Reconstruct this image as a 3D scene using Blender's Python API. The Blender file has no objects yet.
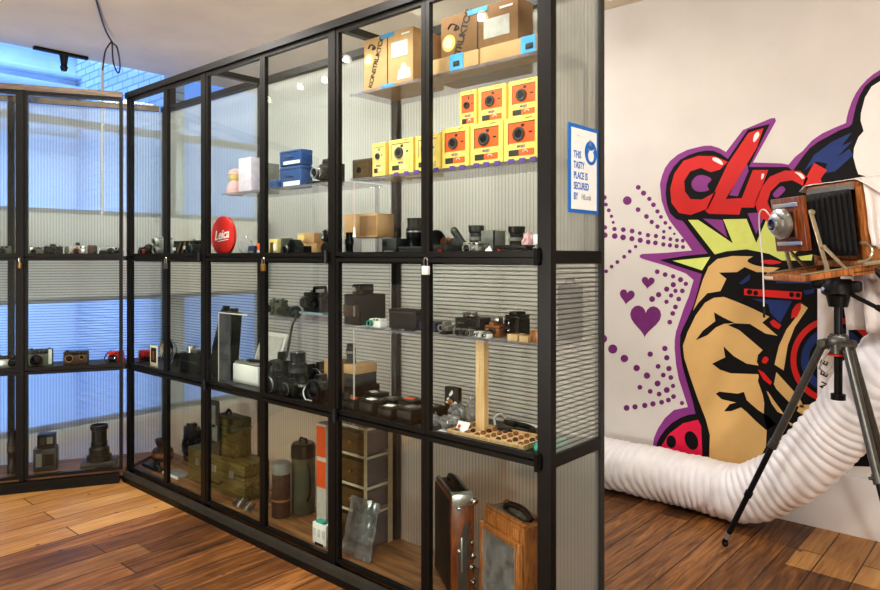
import bpy, bmesh, math, random
from mathutils import Vector, Matrix, noise
random.seed(7)
C = bpy.context.scene.collection
PI = math.pi
# ------------------------------------------------------------------ camera model
F_PX, CX, HY, CAM_H = 690.0, 440.0, 257.0, 1.45
TH = math.radians(41.46)
RV = Vector((math.cos(TH), math.sin(TH), 0)); FV = Vector((-math.sin(TH), math.cos(TH), 0))
EYE = Vector((0, 0, CAM_H))
def ray(px, py): return FV + RV*((px-CX)/F_PX) + Vector((0, 0, (HY-py)/F_PX))
def on_y(px, py, y): d = ray(px, py); return EYE + d*(y/d.y)
def on_z(px, py, z): d = ray(px, py); return EYE + d*((z-CAM_H)/d.z)
def on_x(px, py, x): d = ray(px, py); return EYE + d*(x/d.x)
cam = bpy.data.cameras.new('camera'); co = bpy.data.objects.new('camera', cam); C.objects.link(co)
co.location = EYE; co.rotation_euler = (PI/2, 0, TH)
cam.sensor_width = 36; cam.lens = F_PX/880*36; cam.shift_y = -(295-HY)/880; cam.clip_start = .02
bpy.context.scene.camera = co
# ------------------------------------------------------------------ materials
def new_mat(name):
    m = bpy.data.materials.new(name); m.use_nodes = True; n = m.node_tree.nodes; n.clear()
    return m, n, m.node_tree.links
def lin(c):
    f = lambda v: (v/12.92 if v <= .04045 else ((v+.055)/1.055)**2.4)
    return tuple(f(v/255) for v in c) + (1,)
def mat(name, rgb, rough=.5, metal=0, var=.12, scale=30, bump=0, stretch=(1, 1, 1), spec=.5, emit=None):
    m, n, l = new_mat(name); o = n.new('ShaderNodeOutputMaterial'); b = n.new('ShaderNodeBsdfPrincipled')
    l.new(b.outputs[0], o.inputs[0])
    tc = n.new('ShaderNodeTexCoord'); mp = n.new('ShaderNodeMapping'); mp.inputs['Scale'].default_value = stretch
    nz = n.new('ShaderNodeTexNoise'); nz.inputs['Scale'].default_value = scale; nz.inputs['Detail'].default_value = 4
    l.new(tc.outputs['Object'], mp.inputs[0]); l.new(mp.outputs[0], nz.inputs['Vector'])
    r = n.new('ShaderNodeValToRGB'); c = lin(rgb)
    r.color_ramp.elements[0].position = .3; r.color_ramp.elements[1].position = .7
    r.color_ramp.elements[0].color = tuple(v*(1-var) for v in c[:3])+(1,)
    r.color_ramp.elements[1].color = tuple(min(1, v*(1+var)) for v in c[:3])+(1,)
    l.new(nz.outputs['Fac'], r.inputs[0]); l.new(r.outputs[0], b.inputs['Base Color'])
    b.inputs['Roughness'].default_value = rough; b.inputs['Metallic'].default_value = metal
    b.inputs['Specular IOR Level'].default_value = spec
    if bump:
        bp = n.new('ShaderNodeBump'); bp.inputs['Strength'].default_value = bump; bp.inputs['Distance'].default_value = .003
        l.new(nz.outputs['Fac'], bp.inputs['Height']); l.new(bp.outputs[0], b.inputs['Normal'])
    if emit:
        b.inputs['Emission Color'].default_value = c; b.inputs['Emission Strength'].default_value = emit
    return m
def clear_mat(name, tint, gloss=.06, rough=.03, haze=0, hazecol=(1, 1, 1, 1)):
    m, n, l = new_mat(name); o = n.new('ShaderNodeOutputMaterial')
    t = n.new('ShaderNodeBsdfTransparent'); t.inputs[0].default_value = tint
    g = n.new('ShaderNodeBsdfGlossy'); g.inputs['Roughness'].default_value = rough
    lw = n.new('ShaderNodeLayerWeight'); lw.inputs['Blend'].default_value = .5
    pw = n.new('ShaderNodeMath'); pw.operation = 'POWER'; pw.inputs[1].default_value = 4; l.new(lw.outputs['Facing'], pw.inputs[0])
    fr = n.new('ShaderNodeMath'); fr.operation = 'MULTIPLY_ADD'; fr.inputs[1].default_value = .34; fr.inputs[2].default_value = gloss*.5; l.new(pw.outputs[0], fr.inputs[0])
    mx = n.new('ShaderNodeMixShader'); l.new(fr.outputs[0], mx.inputs[0])
    last = t
    if haze:
        d = n.new('ShaderNodeBsdfDiffuse'); d.inputs[0].default_value = hazecol
        nz = n.new('ShaderNodeTexNoise'); nz.inputs['Scale'].default_value = 25
        tc = n.new('ShaderNodeTexCoord'); l.new(tc.outputs['Object'], nz.inputs['Vector'])
        mu = n.new('ShaderNodeMath'); mu.operation = 'MULTIPLY'; mu.inputs[1].default_value = haze*2
        l.new(nz.outputs['Fac'], mu.inputs[0])
        m2 = n.new('ShaderNodeMixShader'); l.new(mu.outputs[0], m2.inputs[0])
        l.new(t.outputs[0], m2.inputs[1]); l.new(d.outputs[0], m2.inputs[2]); last = m2
    l.new(last.outputs[0], mx.inputs[1]); l.new(g.outputs[0], mx.inputs[2]); l.new(mx.outputs[0], o.inputs[0])
    return m
def ribbed(name, axis, pitch=.018, dark=.55, lo=.55, base=1):
    m, n, l = new_mat(name); o = n.new('ShaderNodeOutputMaterial')
    tc = n.new('ShaderNodeTexCoord'); sp = n.new('ShaderNodeSeparateXYZ'); l.new(tc.outputs['Object'], sp.inputs[0])
    mu = n.new('ShaderNodeMath'); mu.operation = 'MULTIPLY'; mu.inputs[1].default_value = 2*PI/pitch; l.new(sp.outputs[axis], mu.inputs[0])
    si = n.new('ShaderNodeMath'); si.operation = 'SINE'; l.new(mu.outputs[0], si.inputs[0])
    rp = n.new('ShaderNodeMapRange'); rp.inputs['From Min'].default_value = -1; rp.inputs['From Max'].default_value = 1
    rp.inputs['To Min'].default_value = 0; rp.inputs['To Max'].default_value = 1; l.new(si.outputs[0], rp.inputs[0])
    ra = n.new('ShaderNodeValToRGB'); ra.color_ramp.elements[0].position = lo; ra.color_ramp.elements[1].position = .95
    ra.color_ramp.elements[0].color = (.94*base, .95*base, .92*base, 1); ra.color_ramp.elements[1].color = (dark, dark*1.02, dark*.97, 1); l.new(rp.outputs[0], ra.inputs[0])
    t = n.new('ShaderNodeBsdfTransparent'); l.new(ra.outputs[0], t.inputs[0])
    d = n.new('ShaderNodeBsdfDiffuse'); tr = n.new('ShaderNodeBsdfTranslucent'); l.new(ra.outputs[0], d.inputs[0]); l.new(ra.outputs[0], tr.inputs[0])
    m1 = n.new('ShaderNodeMixShader'); m1.inputs[0].default_value = .5; l.new(d.outputs[0], m1.inputs[1]); l.new(tr.outputs[0], m1.inputs[2])
    m2 = n.new('ShaderNodeMixShader'); m2.inputs[0].default_value = .24; l.new(t.outputs[0], m2.inputs[1]); l.new(m1.outputs[0], m2.inputs[2])
    g = n.new('ShaderNodeBsdfGlossy'); g.inputs['Roughness'].default_value = .4
    bp = n.new('ShaderNodeBump'); bp.inputs['Distance'].default_value = .004; bp.inputs['Strength'].default_value = .4; l.new(rp.outputs[0], bp.inputs['Height'])
    m3 = n.new('ShaderNodeMixShader'); m3.inputs[0].default_value = .02; l.new(m2.outputs[0], m3.inputs[1]); l.new(g.outputs[0], m3.inputs[2])
    l.new(m3.outputs[0], o.inputs[0]); return m
def wood(name, dark, light, scale=1, axis='X', rough=.4):
    m, n, l = new_mat(name); o = n.new('ShaderNodeOutputMaterial'); b = n.new('ShaderNodeBsdfPrincipled'); l.new(b.outputs[0], o.inputs[0])
    tc = n.new('ShaderNodeTexCoord'); mp = n.new('ShaderNodeMapping')
    s = {'X': (2, 22, 22), 'Y': (22, 2, 22), 'Z': (22, 22, 2)}[axis]; mp.inputs['Scale'].default_value = tuple(v*scale for v in s)
    nz = n.new('ShaderNodeTexNoise'); nz.inputs['Scale'].default_value = 3; nz.inputs['Detail'].default_value = 6; nz.inputs['Distortion'].default_value = .6
    l.new(tc.outputs['Object'], mp.inputs[0]); l.new(mp.outputs[0], nz.inputs['Vector'])
    r = n.new('ShaderNodeValToRGB'); r.color_ramp.elements[0].position = .35; r.color_ramp.elements[1].position = .68
    r.color_ramp.elements[0].color = lin(dark); r.color_ramp.elements[1].color = lin(light)
    l.new(nz.outputs['Fac'], r.inputs[0]); l.new(r.outputs[0], b.inputs['Base Color']); b.inputs['Roughness'].default_value = rough
    return m
def floor_mat():
    m, n, l = new_mat('old floorboards'); o = n.new('ShaderNodeOutputMaterial'); b = n.new('ShaderNodeBsdfPrincipled'); l.new(b.outputs[0], o.inputs[0])
    tc = n.new('ShaderNodeTexCoord'); sp = n.new('ShaderNodeSeparateXYZ'); l.new(tc.outputs['Object'], sp.inputs[0])
    cb = n.new('ShaderNodeCombineXYZ'); l.new(sp.outputs[1], cb.inputs[0]); l.new(sp.outputs[0], cb.inputs[1])
    br = n.new('ShaderNodeTexBrick'); l.new(cb.outputs[0], br.inputs['Vector'])
    br.inputs['Scale'].default_value = 1; br.inputs['Brick Width'].default_value = 2.3; br.inputs['Row Height'].default_value = .165
    br.inputs['Mortar Size'].default_value = .004; br.inputs['Mortar Smooth'].default_value = .3; br.offset = .37
    br.inputs['Color1'].default_value = (0, 0, 0, 1); br.inputs['Color2'].default_value = (1, 1, 1, 1); br.inputs['Mortar'].default_value = (.5, .5, .5, 1)
    mp = n.new('ShaderNodeMapping'); mp.inputs['Scale'].default_value = (30, 2.2, 1); l.new(tc.outputs['Object'], mp.inputs[0])
    nz = n.new('ShaderNodeTexNoise'); nz.inputs['Scale'].default_value = 1; nz.inputs['Detail'].default_value = 8; nz.inputs['Distortion'].default_value = 1.2; nz.inputs['Roughness'].default_value = .62
    l.new(mp.outputs[0], nz.inputs['Vector'])
    nb = n.new('ShaderNodeTexNoise'); nb.inputs['Scale'].default_value = 1.8; nb.inputs['Detail'].default_value = 5; l.new(tc.outputs['Object'], nb.inputs['Vector'])
    r = n.new('ShaderNodeValToRGB'); e = r.color_ramp.elements
    e[0].position = .26; e[0].color = lin((50, 30, 15)); e[1].position = .72; e[1].color = lin((182, 132, 76))
    e.new(.45).color = lin((112, 73, 38)); e.new(.57).color = lin((152, 104, 57))
    def ma(op, a, bb):
        q = n.new('ShaderNodeMath'); q.operation = op
        for i, v in enumerate((a, bb)):
            if isinstance(v, (int, float)): q.inputs[i].default_value = v
            else: l.new(v, q.inputs[i])
        return q.outputs[0]
    s1 = ma('MULTIPLY', br.outputs['Color'], .16); s2 = ma('ADD', ma('MULTIPLY', nz.outputs['Fac'], .75), s1)
    s3 = ma('ADD', s2, ma('MULTIPLY', nb.outputs['Fac'], .28))
    # newer, paler boards: far side of the aisle and the patch beside the mural wall
    pale1 = ma('LESS_THAN', sp.outputs[0], -3.80)
    pale2 = ma('MULTIPLY', ma('GREATER_THAN', sp.outputs[0], -.937), ma('GREATER_THAN', sp.outputs[1], 3.52))
    pale3 = ma('MULTIPLY', ma('MULTIPLY', ma('LESS_THAN', sp.outputs[0], -3.30), ma('GREATER_THAN', sp.outputs[0], -3.465)), ma('MULTIPLY', ma('GREATER_THAN', sp.outputs[1], .9), ma('LESS_THAN', sp.outputs[1], 1.6)))
    pale = ma('ADD', ma('MAXIMUM', pale1, pale2), ma('MULTIPLY', pale3, .35))
    s4 = ma('SUBTRACT', s3, .145)
    l.new(s4, r.inputs[0])
    r2 = n.new('ShaderNodeValToRGB'); e2 = r2.color_ramp.elements
    e2[0].position = .25; e2[0].color = lin((150, 100, 50)); e2[1].position = .7; e2[1].color = lin((214, 168, 104)); l.new(s4, r2.inputs[0])
    mx = n.new('ShaderNodeMix'); mx.data_type = 'RGBA'; l.new(pale, mx.inputs['Factor']); l.new(r.outputs[0], mx.inputs['A']); l.new(r2.outputs[0], mx.inputs['B'])
    # knots and nail holes
    vo = n.new('ShaderNodeTexVoronoi'); vo.inputs['Scale'].default_value = 5.5; l.new(tc.outputs['Object'], vo.inputs['Vector'])
    kn = n.new('ShaderNodeMapRange'); kn.inputs['From Min'].default_value = .045; kn.inputs['From Max'].default_value = .085; l.new(vo.outputs['Distance'], kn.inputs[0])
    gap = ma('SUBTRACT', 1.0, br.outputs['Fac'])
    dk = ma('MULTIPLY', ma('ADD', ma('MULTIPLY', kn.outputs[0], .7), .3), ma('ADD', ma('MULTIPLY', gap, .85), .15))
    m3 = n.new('ShaderNodeMix'); m3.data_type = 'RGBA'; l.new(dk, m3.inputs['Factor']); m3.inputs['A'].default_value = lin((34, 18, 9)); l.new(mx.outputs['Result'], m3.inputs['B'])
    l.new(m3.outputs['Result'], b.inputs['Base Color']); b.inputs['Roughness'].default_value = .42
    bp = n.new('ShaderNodeBump'); bp.inputs['Strength'].default_value = .35; bp.inputs['Distance'].default_value = .004
    l.new(ma('ADD', ma('MULTIPLY', gap, 1.0), ma('MULTIPLY', nz.outputs['Fac'], .35)), bp.inputs['Height']); l.new(bp.outputs[0], b.inputs['Normal'])
    return m
def brick_mat():
    m, n, l = new_mat('white painted brick'); o = n.new('ShaderNodeOutputMaterial'); b = n.new('ShaderNodeBsdfPrincipled'); l.new(b.outputs[0], o.inputs[0])
    tc = n.new('ShaderNodeTexCoord'); sp = n.new('ShaderNodeSeparateXYZ'); l.new(tc.outputs['Object'], sp.inputs[0])
    cb = n.new('ShaderNodeCombineXYZ'); l.new(sp.outputs[0], cb.inputs[0]); l.new(sp.outputs[2], cb.inputs[1])
    br = n.new('ShaderNodeTexBrick'); l.new(cb.outputs[0], br.inputs['Vector']); br.inputs['Scale'].default_value = 1
    br.inputs['Brick Width'].default_value = .23; br.inputs['Row Height'].default_value = .075; br.inputs['Mortar Size'].default_value = .008
    br.inputs['Color1'].default_value = lin((225, 228, 235)); br.inputs['Color2'].default_value = lin((205, 210, 222)); br.inputs['Mortar'].default_value = lin((160, 168, 186))
    l.new(br.outputs['Color'], b.inputs['Base Color']); b.inputs['Roughness'].default_value = .8; return m
M = dict(
 steel=mat('black painted steel', (13, 12, 11), .4, .1, .25, 40, spec=.35), steel_top=mat('weathered steel', (92, 80, 68), .4, .5, .4, 9, stretch=(1, 8, 8)),
 sill=mat('dusty sill metal', (58, 58, 52), .5, .3, .2, 14), glass=clear_mat('clear glass', (.93, .965, .955, 1), rough=.005),
 pane_edge=mat('green glass edge', (120, 160, 150), .2), ribx=ribbed('ribbed sheet upright', 0, .018, .66), ribz=ribbed('ribbed sheet level', 2, dark=.44, lo=.64), riby=ribbed('ribbed sheet side', 1, .024, .68, base=.85),
 acrylic=clear_mat('clear acrylic', (.88, .87, .9, 1), haze=.07, hazecol=(.75, .72, .8, 1)), bag=clear_mat('clear plastic bag', (.8, .8, .82, 1), haze=.2, hazecol=(.8, .8, .82, 1), gloss=.14, rough=.22),
 bagblk=clear_mat('dark plastic bag', (.55, .54, .54, 1), haze=.3, hazecol=(.4, .4, .4, 1), gloss=.16, rough=.22),
 plaster=mat('off white plaster', (219, 213, 205), .85, 0, .04, 3), ceil=mat('ceiling paint', (232, 220, 198), .9, 0, .04, 4), white=mat('white paint', (228, 224, 222), .6, 0, .03, 6),
 deck=mat('black shelf board', (26, 25, 24), .45, 0, .2, 20), brown=wood('brown base board', (104, 68, 40), (158, 112, 70), .5, 'X', .6),
 black=mat('black plastic', (16, 16, 17), .4, 0, .2, 60, spec=.35), leather=mat('black leatherette', (17, 17, 18), .55, 0, .2, 300, .06, spec=.35), dgrey=mat('dark grey', (46, 46, 45), .5), grey=mat('grey', (122, 122, 116), .5),
 green=mat('olive grey', (96, 100, 84), .55), silver=mat('satin silver', (190, 190, 186), .28, .85, .06, 40), chrome=mat('chrome', (215, 215, 215), .12, 1, .03), lensg=mat('lens glass', (14, 16, 30), .05, 0, .2, 10, spec=1),
 tanl=mat('tan leather', (150, 92, 52), .55, 0, .2, 80), dbrown=mat('dark brown leather', (70, 46, 32), .5, 0, .25, 60), red=mat('red plastic', (206, 34, 30), .4), ivory=mat('ivory card', (226, 214, 190), .7),
 card=mat('brown cardboard', (192, 152, 106), .8, 0, .08, 25), card2=mat('dark cardboard', (150, 112, 76), .8, 0, .1, 25), cream=mat('cream card', (222, 198, 130), .7), yellow=mat('yellow box print', (246, 214, 112), .5, 0, .03), paledge=mat('pale acrylic edge', (196, 184, 156), .35), orange=mat('orange print', (238, 98, 40), .5, 0, .05),
 blue=mat('blue fabric case', (38, 74, 130), .6, 0, .1, 90), navy=mat('navy', (36, 46, 78), .5), tape=mat('blue tape', (60, 160, 220), .5), paper=mat('white paper', (238, 236, 232), .8, 0, .02), pink=mat('pink paper', (236, 186, 190), .7), pale=mat('pale lilac carton', (206, 196, 210), .7),
 purpletext=mat('violet ink', (92, 64, 150), .6), ink=mat('black ink', (24, 22, 22), .6), teal=mat('teal plastic', (60, 170, 150), .4), gold=mat('brass', (176, 134, 66), .3, .8), signblue=mat('sign blue', (20, 108, 190), .5), greyink=mat('grey ink', (150, 160, 165), .6),
 mahog=wood('mahogany', (92, 44, 20), (150, 82, 40), 2, 'Z', .3), oak=wood('oak', (132, 78, 38), (196, 130, 72), 2, 'Z', .35), pine=wood('pine', (206, 166, 116), (232, 200, 156), 1, 'Z', .6), dwood=wood('dark drawer wood', (62, 46, 22), (96, 72, 34), 2, 'X', .4),
 olive=wood('olive stained chest', (66, 60, 30), (112, 100, 52), 1, 'X', .5), cloth=mat('off white cloth', (234, 226, 220), .9, 0, .06, 20, .3), duct=mat('white duct plastic', (236, 232, 232), .45, 0, .03, 10), gunmetal=mat('gunmetal', (98, 98, 94), .3, .7), nickel=mat('aged nickel', (196, 186, 160), .3, .8),
 bellows=mat('black bellows cloth', (18, 18, 19), .7, 0, .3, 80), dust=mat('pale blue glass plate', (150, 180, 200), .2), strap=mat('pale strap', (206, 204, 198), .6), facade=mat('exterior stone', (225, 230, 236), .8, 0, .06, 3), brick=brick_mat(), floor=floor_mat(), lamp=mat('lamp glow', (255, 240, 215), .5, emit=9),
)
# ------------------------------------------------------------------ mesh builder
class MB:
    def __init__(s): s.bm = bmesh.new()
    def box(s, c, d, bev=0, rot=None):
        r = bmesh.ops.create_cube(s.bm, size=1); vs = r['verts']
        for v in vs: v.co = Vector((v.co.x*d[0], v.co.y*d[1], v.co.z*d[2]))
        if bev:
            es = list({e for v in vs for e in v.link_edges})
            rb = bmesh.ops.bevel(s.bm, geom=es, offset=min(bev, min(d)*.45), segments=2, profile=.5, affect='EDGES'); vs = list({v for f in rb['faces'] for v in f.verts} | {v for v in vs if v.is_valid})
        mt = Matrix.Translation(c)
        if rot is not None: mt = mt @ rot.to_4x4()
        for v in vs: v.co = mt @ v.co
        return s
    def lohi(s, lo, hi, bev=0): return s.box([(a+b)/2 for a, b in zip(lo, hi)], [b-a for a, b in zip(lo, hi)], bev)
    def lathe(s, prof, o=(0, 0, 0), ax=(0, 0, 1), seg=20, close=True):
        q = Vector((0, 0, 1)).rotation_difference(Vector(ax).normalized()); o = Vector(o); rings = []
        for r, h in prof:
            rings.append([s.bm.verts.new(o + q @ Vector((r*math.cos(2*PI*k/seg), r*math.sin(2*PI*k/seg), h))) for k in range(seg)])
        for a, b in zip(rings, rings[1:]):
            for k in range(seg): s.bm.faces.new((a[k], a[(k+1) % seg], b[(k+1) % seg], b[k]))
        if close:
            if prof[0][0] > 1e-6: s.bm.faces.new(rings[0][::-1])
            if prof[-1][0] > 1e-6: s.bm.faces.new(rings[-1])
        return s
    def cyl(s, a, b, r, r2=None, seg=14):
        a, b = Vector(a), Vector(b); return s.lathe([(r, 0), (r if r2 is None else r2, (b-a).length)], a, b-a, seg)
    def tube(s, path, r, seg=8, caps=True):
        P = [Vector(p) for p in path]; n = len(P); rs = r if hasattr(r, '__len__') else [r]*n
        t0 = (P[1]-P[0]).normalized(); u = t0.orthogonal().normalized(); rings = []
        for i in range(n):
            t = (P[min(i+1, n-1)]-P[max(i-1, 0)]).normalized(); u = (u-t*u.dot(t)).normalized(); w = t.cross(u)
            rings.append([s.bm.verts.new(P[i]+(u*math.cos(2*PI*k/seg)+w*math.sin(2*PI*k/seg))*rs[i]) for k in range(seg)])
        for a, b in zip(rings, rings[1:]):
            for k in range(seg): s.bm.faces.new((a[k], a[(k+1) % seg], b[(k+1) % seg], b[k]))
        if caps: s.bm.faces.new(rings[0][::-1]); s.bm.faces.new(rings[-1])
        return s
    def poly(s, pts):
        s.bm.faces.new([s.bm.verts.new(p) for p in pts]); return s
    def prism(s, pts, vec):
        v = Vector(vec); a = [s.bm.verts.new(Vector(p)) for p in pts]; b = [s.bm.verts.new(Vector(p)+v) for p in pts]; n = len(a)
        s.bm.faces.new(a); s.bm.faces.new(b[::-1])
        for i in range(n): s.bm.faces.new((a[i], b[i], b[(i+1) % n], a[(i+1) % n]))
        return s
    def sphere(s, c, r, sc=(1, 1, 1), sub=2, rough=0, seed=0):
        q = bmesh.ops.create_icosphere(s.bm, subdivisions=sub, radius=1)
        for v in q['verts']:
            k = 1
            if rough: k = 1+rough*noise.noise(v.co*2.3+Vector((seed, seed*.7, 3)))+rough*.6*noise.noise(v.co*6+Vector((seed, 1, 2)))
            v.co = Vector(c)+Vector((v.co.x*sc[0], v.co.y*sc[1], v.co.z*sc[2]))*r*k
        return s
    def grid(s, rows):
        vs = [[s.bm.verts.new(p) for p in r] for r in rows]
        for a, b in zip(vs, vs[1:]):
            for k in range(len(a)-1): s.bm.faces.new((a[k], a[k+1], b[k+1], b[k]))
        return s
    def build(s, name, m, parent=None, smooth=True, normals=True):
        if normals: bmesh.ops.recalc_face_normals(s.bm, faces=s.bm.faces[:])
        me = bpy.data.meshes.new(name); s.bm.to_mesh(me); s.bm.free()
        if smooth: me.shade_smooth(); me.set_sharp_from_angle(angle=math.radians(38))
        me.materials.append(M[m] if isinstance(m, str) else m)
        o = bpy.data.objects.new(name, me); C.objects.link(o)
        if parent is not None: o.parent = parent
        return o
def thing(name, label, cat, loc=(0, 0, 0), rz=0, group=None, rot=None):
    o = bpy.data.objects.new(name, None); C.objects.link(o); o.location = loc; o.rotation_euler = rot or (0, 0, rz); o.empty_display_size = .05
    o['label'] = label; o['category'] = cat
    if group: o['group'] = group
    return o
def tag(o, label, cat, group=None):
    o['label'] = label; o['category'] = cat
    if group: o['group'] = group
    return o
def struct(name, mb, m, parent=None, **k):
    o = mb.build(name, m, parent, **k)
    if parent is None: o['kind'] = 'structure'
    return o
def lettering(s, size, m, parent, loc, rot, name='lettering', shear=0, align='CENTER', spacing=1):
    cu = bpy.data.curves.new('t', 'FONT'); cu.body = s; cu.size = size; cu.align_x = align; cu.align_y = 'CENTER'; cu.extrude = .0003; cu.shear = shear; cu.space_character = spacing
    cu.offset = size*.02
    o = bpy.data.objects.new('t', cu); C.objects.link(o); dg = bpy.context.evaluated_depsgraph_get(); me = bpy.data.meshes.new_from_object(o.evaluated_get(dg))
    bpy.data.objects.remove(o); me.name = name; me.materials.clear(); me.materials.append(M[m])
    q = bpy.data.objects.new(name, me); C.objects.link(q); q.parent = parent; q.location = loc; q.rotation_euler = rot; return q
def copy_tree(o, parent=None):
    c = o.copy(); C.objects.link(c)
    if parent is not None: c.parent = parent
    for ch in list(o.children): copy_tree(ch, c)
    return c
def smooth_closed(pts, n=5):
    out = []; k = len(pts)
    for i in range(k):
        p0, p1, p2, p3 = (Vector(pts[(i+j-1) % k]) for j in range(4))
        for t in range(n):
            t /= n; out.append(.5*((2*p1)+(p2-p0)*t+(2*p0-5*p1+4*p2-p3)*t*t+(3*p1-p0-3*p2+p3)*t**3))
    return out
def smooth_open(pts, n=8):
    P = [Vector(p) for p in pts]; P = [P[0]*2-P[1]]+P+[P[-1]*2-P[-2]]; out = []
    for i in range(1, len(P)-2):
        p0, p1, p2, p3 = P[i-1:i+3]
        for t in range(n):
            t /= n; out.append(.5*((2*p1)+(p2-p0)*t+(2*p0-5*p1+4*p2-p3)*t*t+(3*p1-p0-3*p2+p3)*t**3))
    out.append(P[-2]); return out
#@@ROOM
# ------------------------------------------------------------------ room shell
XL, XR, YF, YB, ZC = -5.96, 3.2, -2.8, 4.14, 3.08
struct('floor', MB().lohi((XL-.2, YF-.1, -.1), (XR+.1, YB+.12, 0)), 'floor')
struct('ceiling', MB().lohi((XL, YF-.1, ZC), (XR+.1, YB+.12, ZC+.22)), 'ceil')
struct('wall_back', MB().lohi((XL-.12, YB, 0), (XR+.1, YB+.12, ZC)), 'plaster')
struct('wall_front', MB().lohi((XL-.12, YF-.1, 0), (XR+.1, YF, ZC)), 'plaster')
struct('wall_right', MB().lohi((XR, YF, 0), (XR+.1, YB, ZC)), 'plaster')
# left wall: low wall band between two strips of window
struct('wall_left', MB().lohi((XL-.12, YF, 1.12), (XL, YB, 1.80)).lohi((XL-.12, YF, 0), (XL, YB, .06)).lohi((XL-.12, YF, .06), (XL, 1.45, ZC)).lohi((XL-.12, YB-.12, .06), (XL, YB, ZC)), 'plaster')
w1 = struct('window_1', MB().lohi((XL-.09, 1.45, 1.80), (XL-.03, YB-.12, 1.84)).lohi((XL-.09, 1.45, 2.52), (XL-.03, YB-.12, 2.58)), 'steel')
fr = MB()
for y in (1.66, 3.1): fr.lohi((XL-.09, y-.03, 1.84), (XL-.03, y+.03, ZC))
fr.build('window_frame', 'steel', w1)
MB().lohi((XL-.065, 1.45, 1.84), (XL-.06, YB-.12, ZC)).build('window_glass', 'glass', w1)
w2 = struct('window_2', MB().lohi((XL-.09, 1.45, .06), (XL-.03, YB-.12, .1)).lohi((XL-.09, 1.45, 1.08), (XL-.03, YB-.12, 1.12)), 'steel')
MB().lohi((XL-.065, 1.45, .1), (XL-.06, YB-.12, 1.08)).build('window_glass', 'glass', w2)
struct('baseboard_back', MB().lohi((-1.15, YB-.035, 0), (XR, YB, .31), .004), 'white')
# the yard outside the window strip
fac = thing('building_facade', 'pale stone building facade with moulded cornice outside the high window', 'building', (-8.2, 0, 0))
MB().lohi((-.3, -5, -.5), (0, 3.1, 7)).build('stone_wall', 'facade', fac)
cn = MB()
for z, h, d in ((2.72, .05, .10), (2.95, .16, .22), (3.22, .07, .34), (3.42, .05, .16), (3.75, .12, .08)): cn.lohi((0, -5, z), (d, 3.1, z+h), .01)
cn.build('cornice', 'facade', fac)
bw = MB().lohi((-8.6, 3.1, -.5), (-6.15, 3.3, 7)).build('brick_wall', 'brick'); tag(bw, 'white painted brick wall of the yard beyond the high window', 'brick wall')
struct('ground', MB().lohi((-9, -5, -.6), (XL-.2, 5, -.5)), 'facade')
#@@CAB
# ------------------------------------------------------------------ display cabinets
YFR = 2.03
class Frame:
    def __init__(s, o, phi): s.o = Vector(o); s.phi = phi; s.ux = Vector((math.cos(phi), math.sin(phi), 0)); s.uy = Vector((-math.sin(phi), math.cos(phi), 0))
    def hit(s, px, py, d):
        r = ray(px, py); k = (d-(EYE-s.o).dot(s.uy))/r.dot(s.uy); return EYE+r*k
    def x(s, px, d): return (s.hit(px, HY, d)-s.o).dot(s.ux)
    def z(s, px, py, d): return s.hit(px, py, d).z
    def world(s, x, y, z): return s.o+s.ux*x+s.uy*y+Vector((0, 0, z))
AX = on_y(130, HY, YFR).x
MAIN = Frame((AX, YFR, 0), 0); PHI = math.radians(61.8)
WING = Frame((AX, YFR, 0), PHI)
T = [0, MAIN.x(206, 0), MAIN.x(335, 0), MAIN.x(548, 0)]
TM = [MAIN.x(167, 0), MAIN.x(264, 0), MAIN.x(427, 0)]
DEP, ZT, ZM, ZL, ZB = .38, 2.516, 1.45, .741, .075
def door(root, x0, x1, z0, z1, sw=.021, dp=.022):
    d = MB().lohi((x0, -dp/2, z0), (x0+sw, dp/2, z1)).lohi((x1-sw, -dp/2, z0), (x1, dp/2, z1)).lohi((x0+sw, -dp/2, z0), (x1-sw, dp/2, z0+sw*.85)).lohi((x0+sw, -dp/2, z1-sw*.85), (x1-sw, dp/2, z1)).build('door', 'steel', root, smooth=False)
    MB().lohi((x0+sw, -.002, z0+sw*.85), (x1-sw, .002, z1-sw*.85)).build('glass_pane', 'glass', d, smooth=False)
    return d
def hinge(root, x, z):
    MB().cyl((x, -.028, z-.03), (x, -.028, z+.03), .009, seg=8).lohi((x-.012, -.026, z-.02), (x+.012, -.015, z+.02)).build('hinge', 'steel', root)
tiers = ((ZB, ZL-.004), (ZL+.004, ZM-.004), (ZM+.004, ZT-.04))
ribs = ('ribx', 'ribz', 'ribx')
def bay(root, x0, xm, x1, bx0, bx1, hw=.015):
    for z0, z1 in tiers:
        if xm is None: door(root, x0+hw, x1-hw, z0, z1)
        else: door(root, x0+hw, xm-.001, z0, z1); door(root, xm+.001, x1-hw, z0, z1)
    for (z0, z1), r in zip(tiers, ribs):
        MB().lohi((bx0, DEP-.012, z0), (bx1, DEP-.006, z1)).build('back_panel', r, root, smooth=False)
main = thing('display_cabinet', 'long black steel and glass display cabinet with double doors in three tiers', 'cabinet', MAIN.o, 0)
BL = -.228   # mitred back corner
L = T[3]
for i in range(3): bay(main, T[i], TM[i], T[i+1], (T[i] if i else BL)+.02, T[i+1]-.02)
for i, x in enumerate(T):
    MB().lohi((x-(.03 if i == 3 else .016), -.014, 0), (x+(.02 if i == 3 else .016), .02, ZT)).build('front_post', 'steel', main, smooth=False)
    if i: hinge(main, x-.03, ZM); hinge(main, x+.03 if i < 3 else x-.028, ZL)
for x in [BL, T[1]+.01, T[2]+.035]: MB().lohi((x-(.04 if x < 0 else .018), DEP-.04, 0), (x+.018, DEP-.004, ZT)).build('rear_post', 'dgrey', main, smooth=False)
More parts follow.
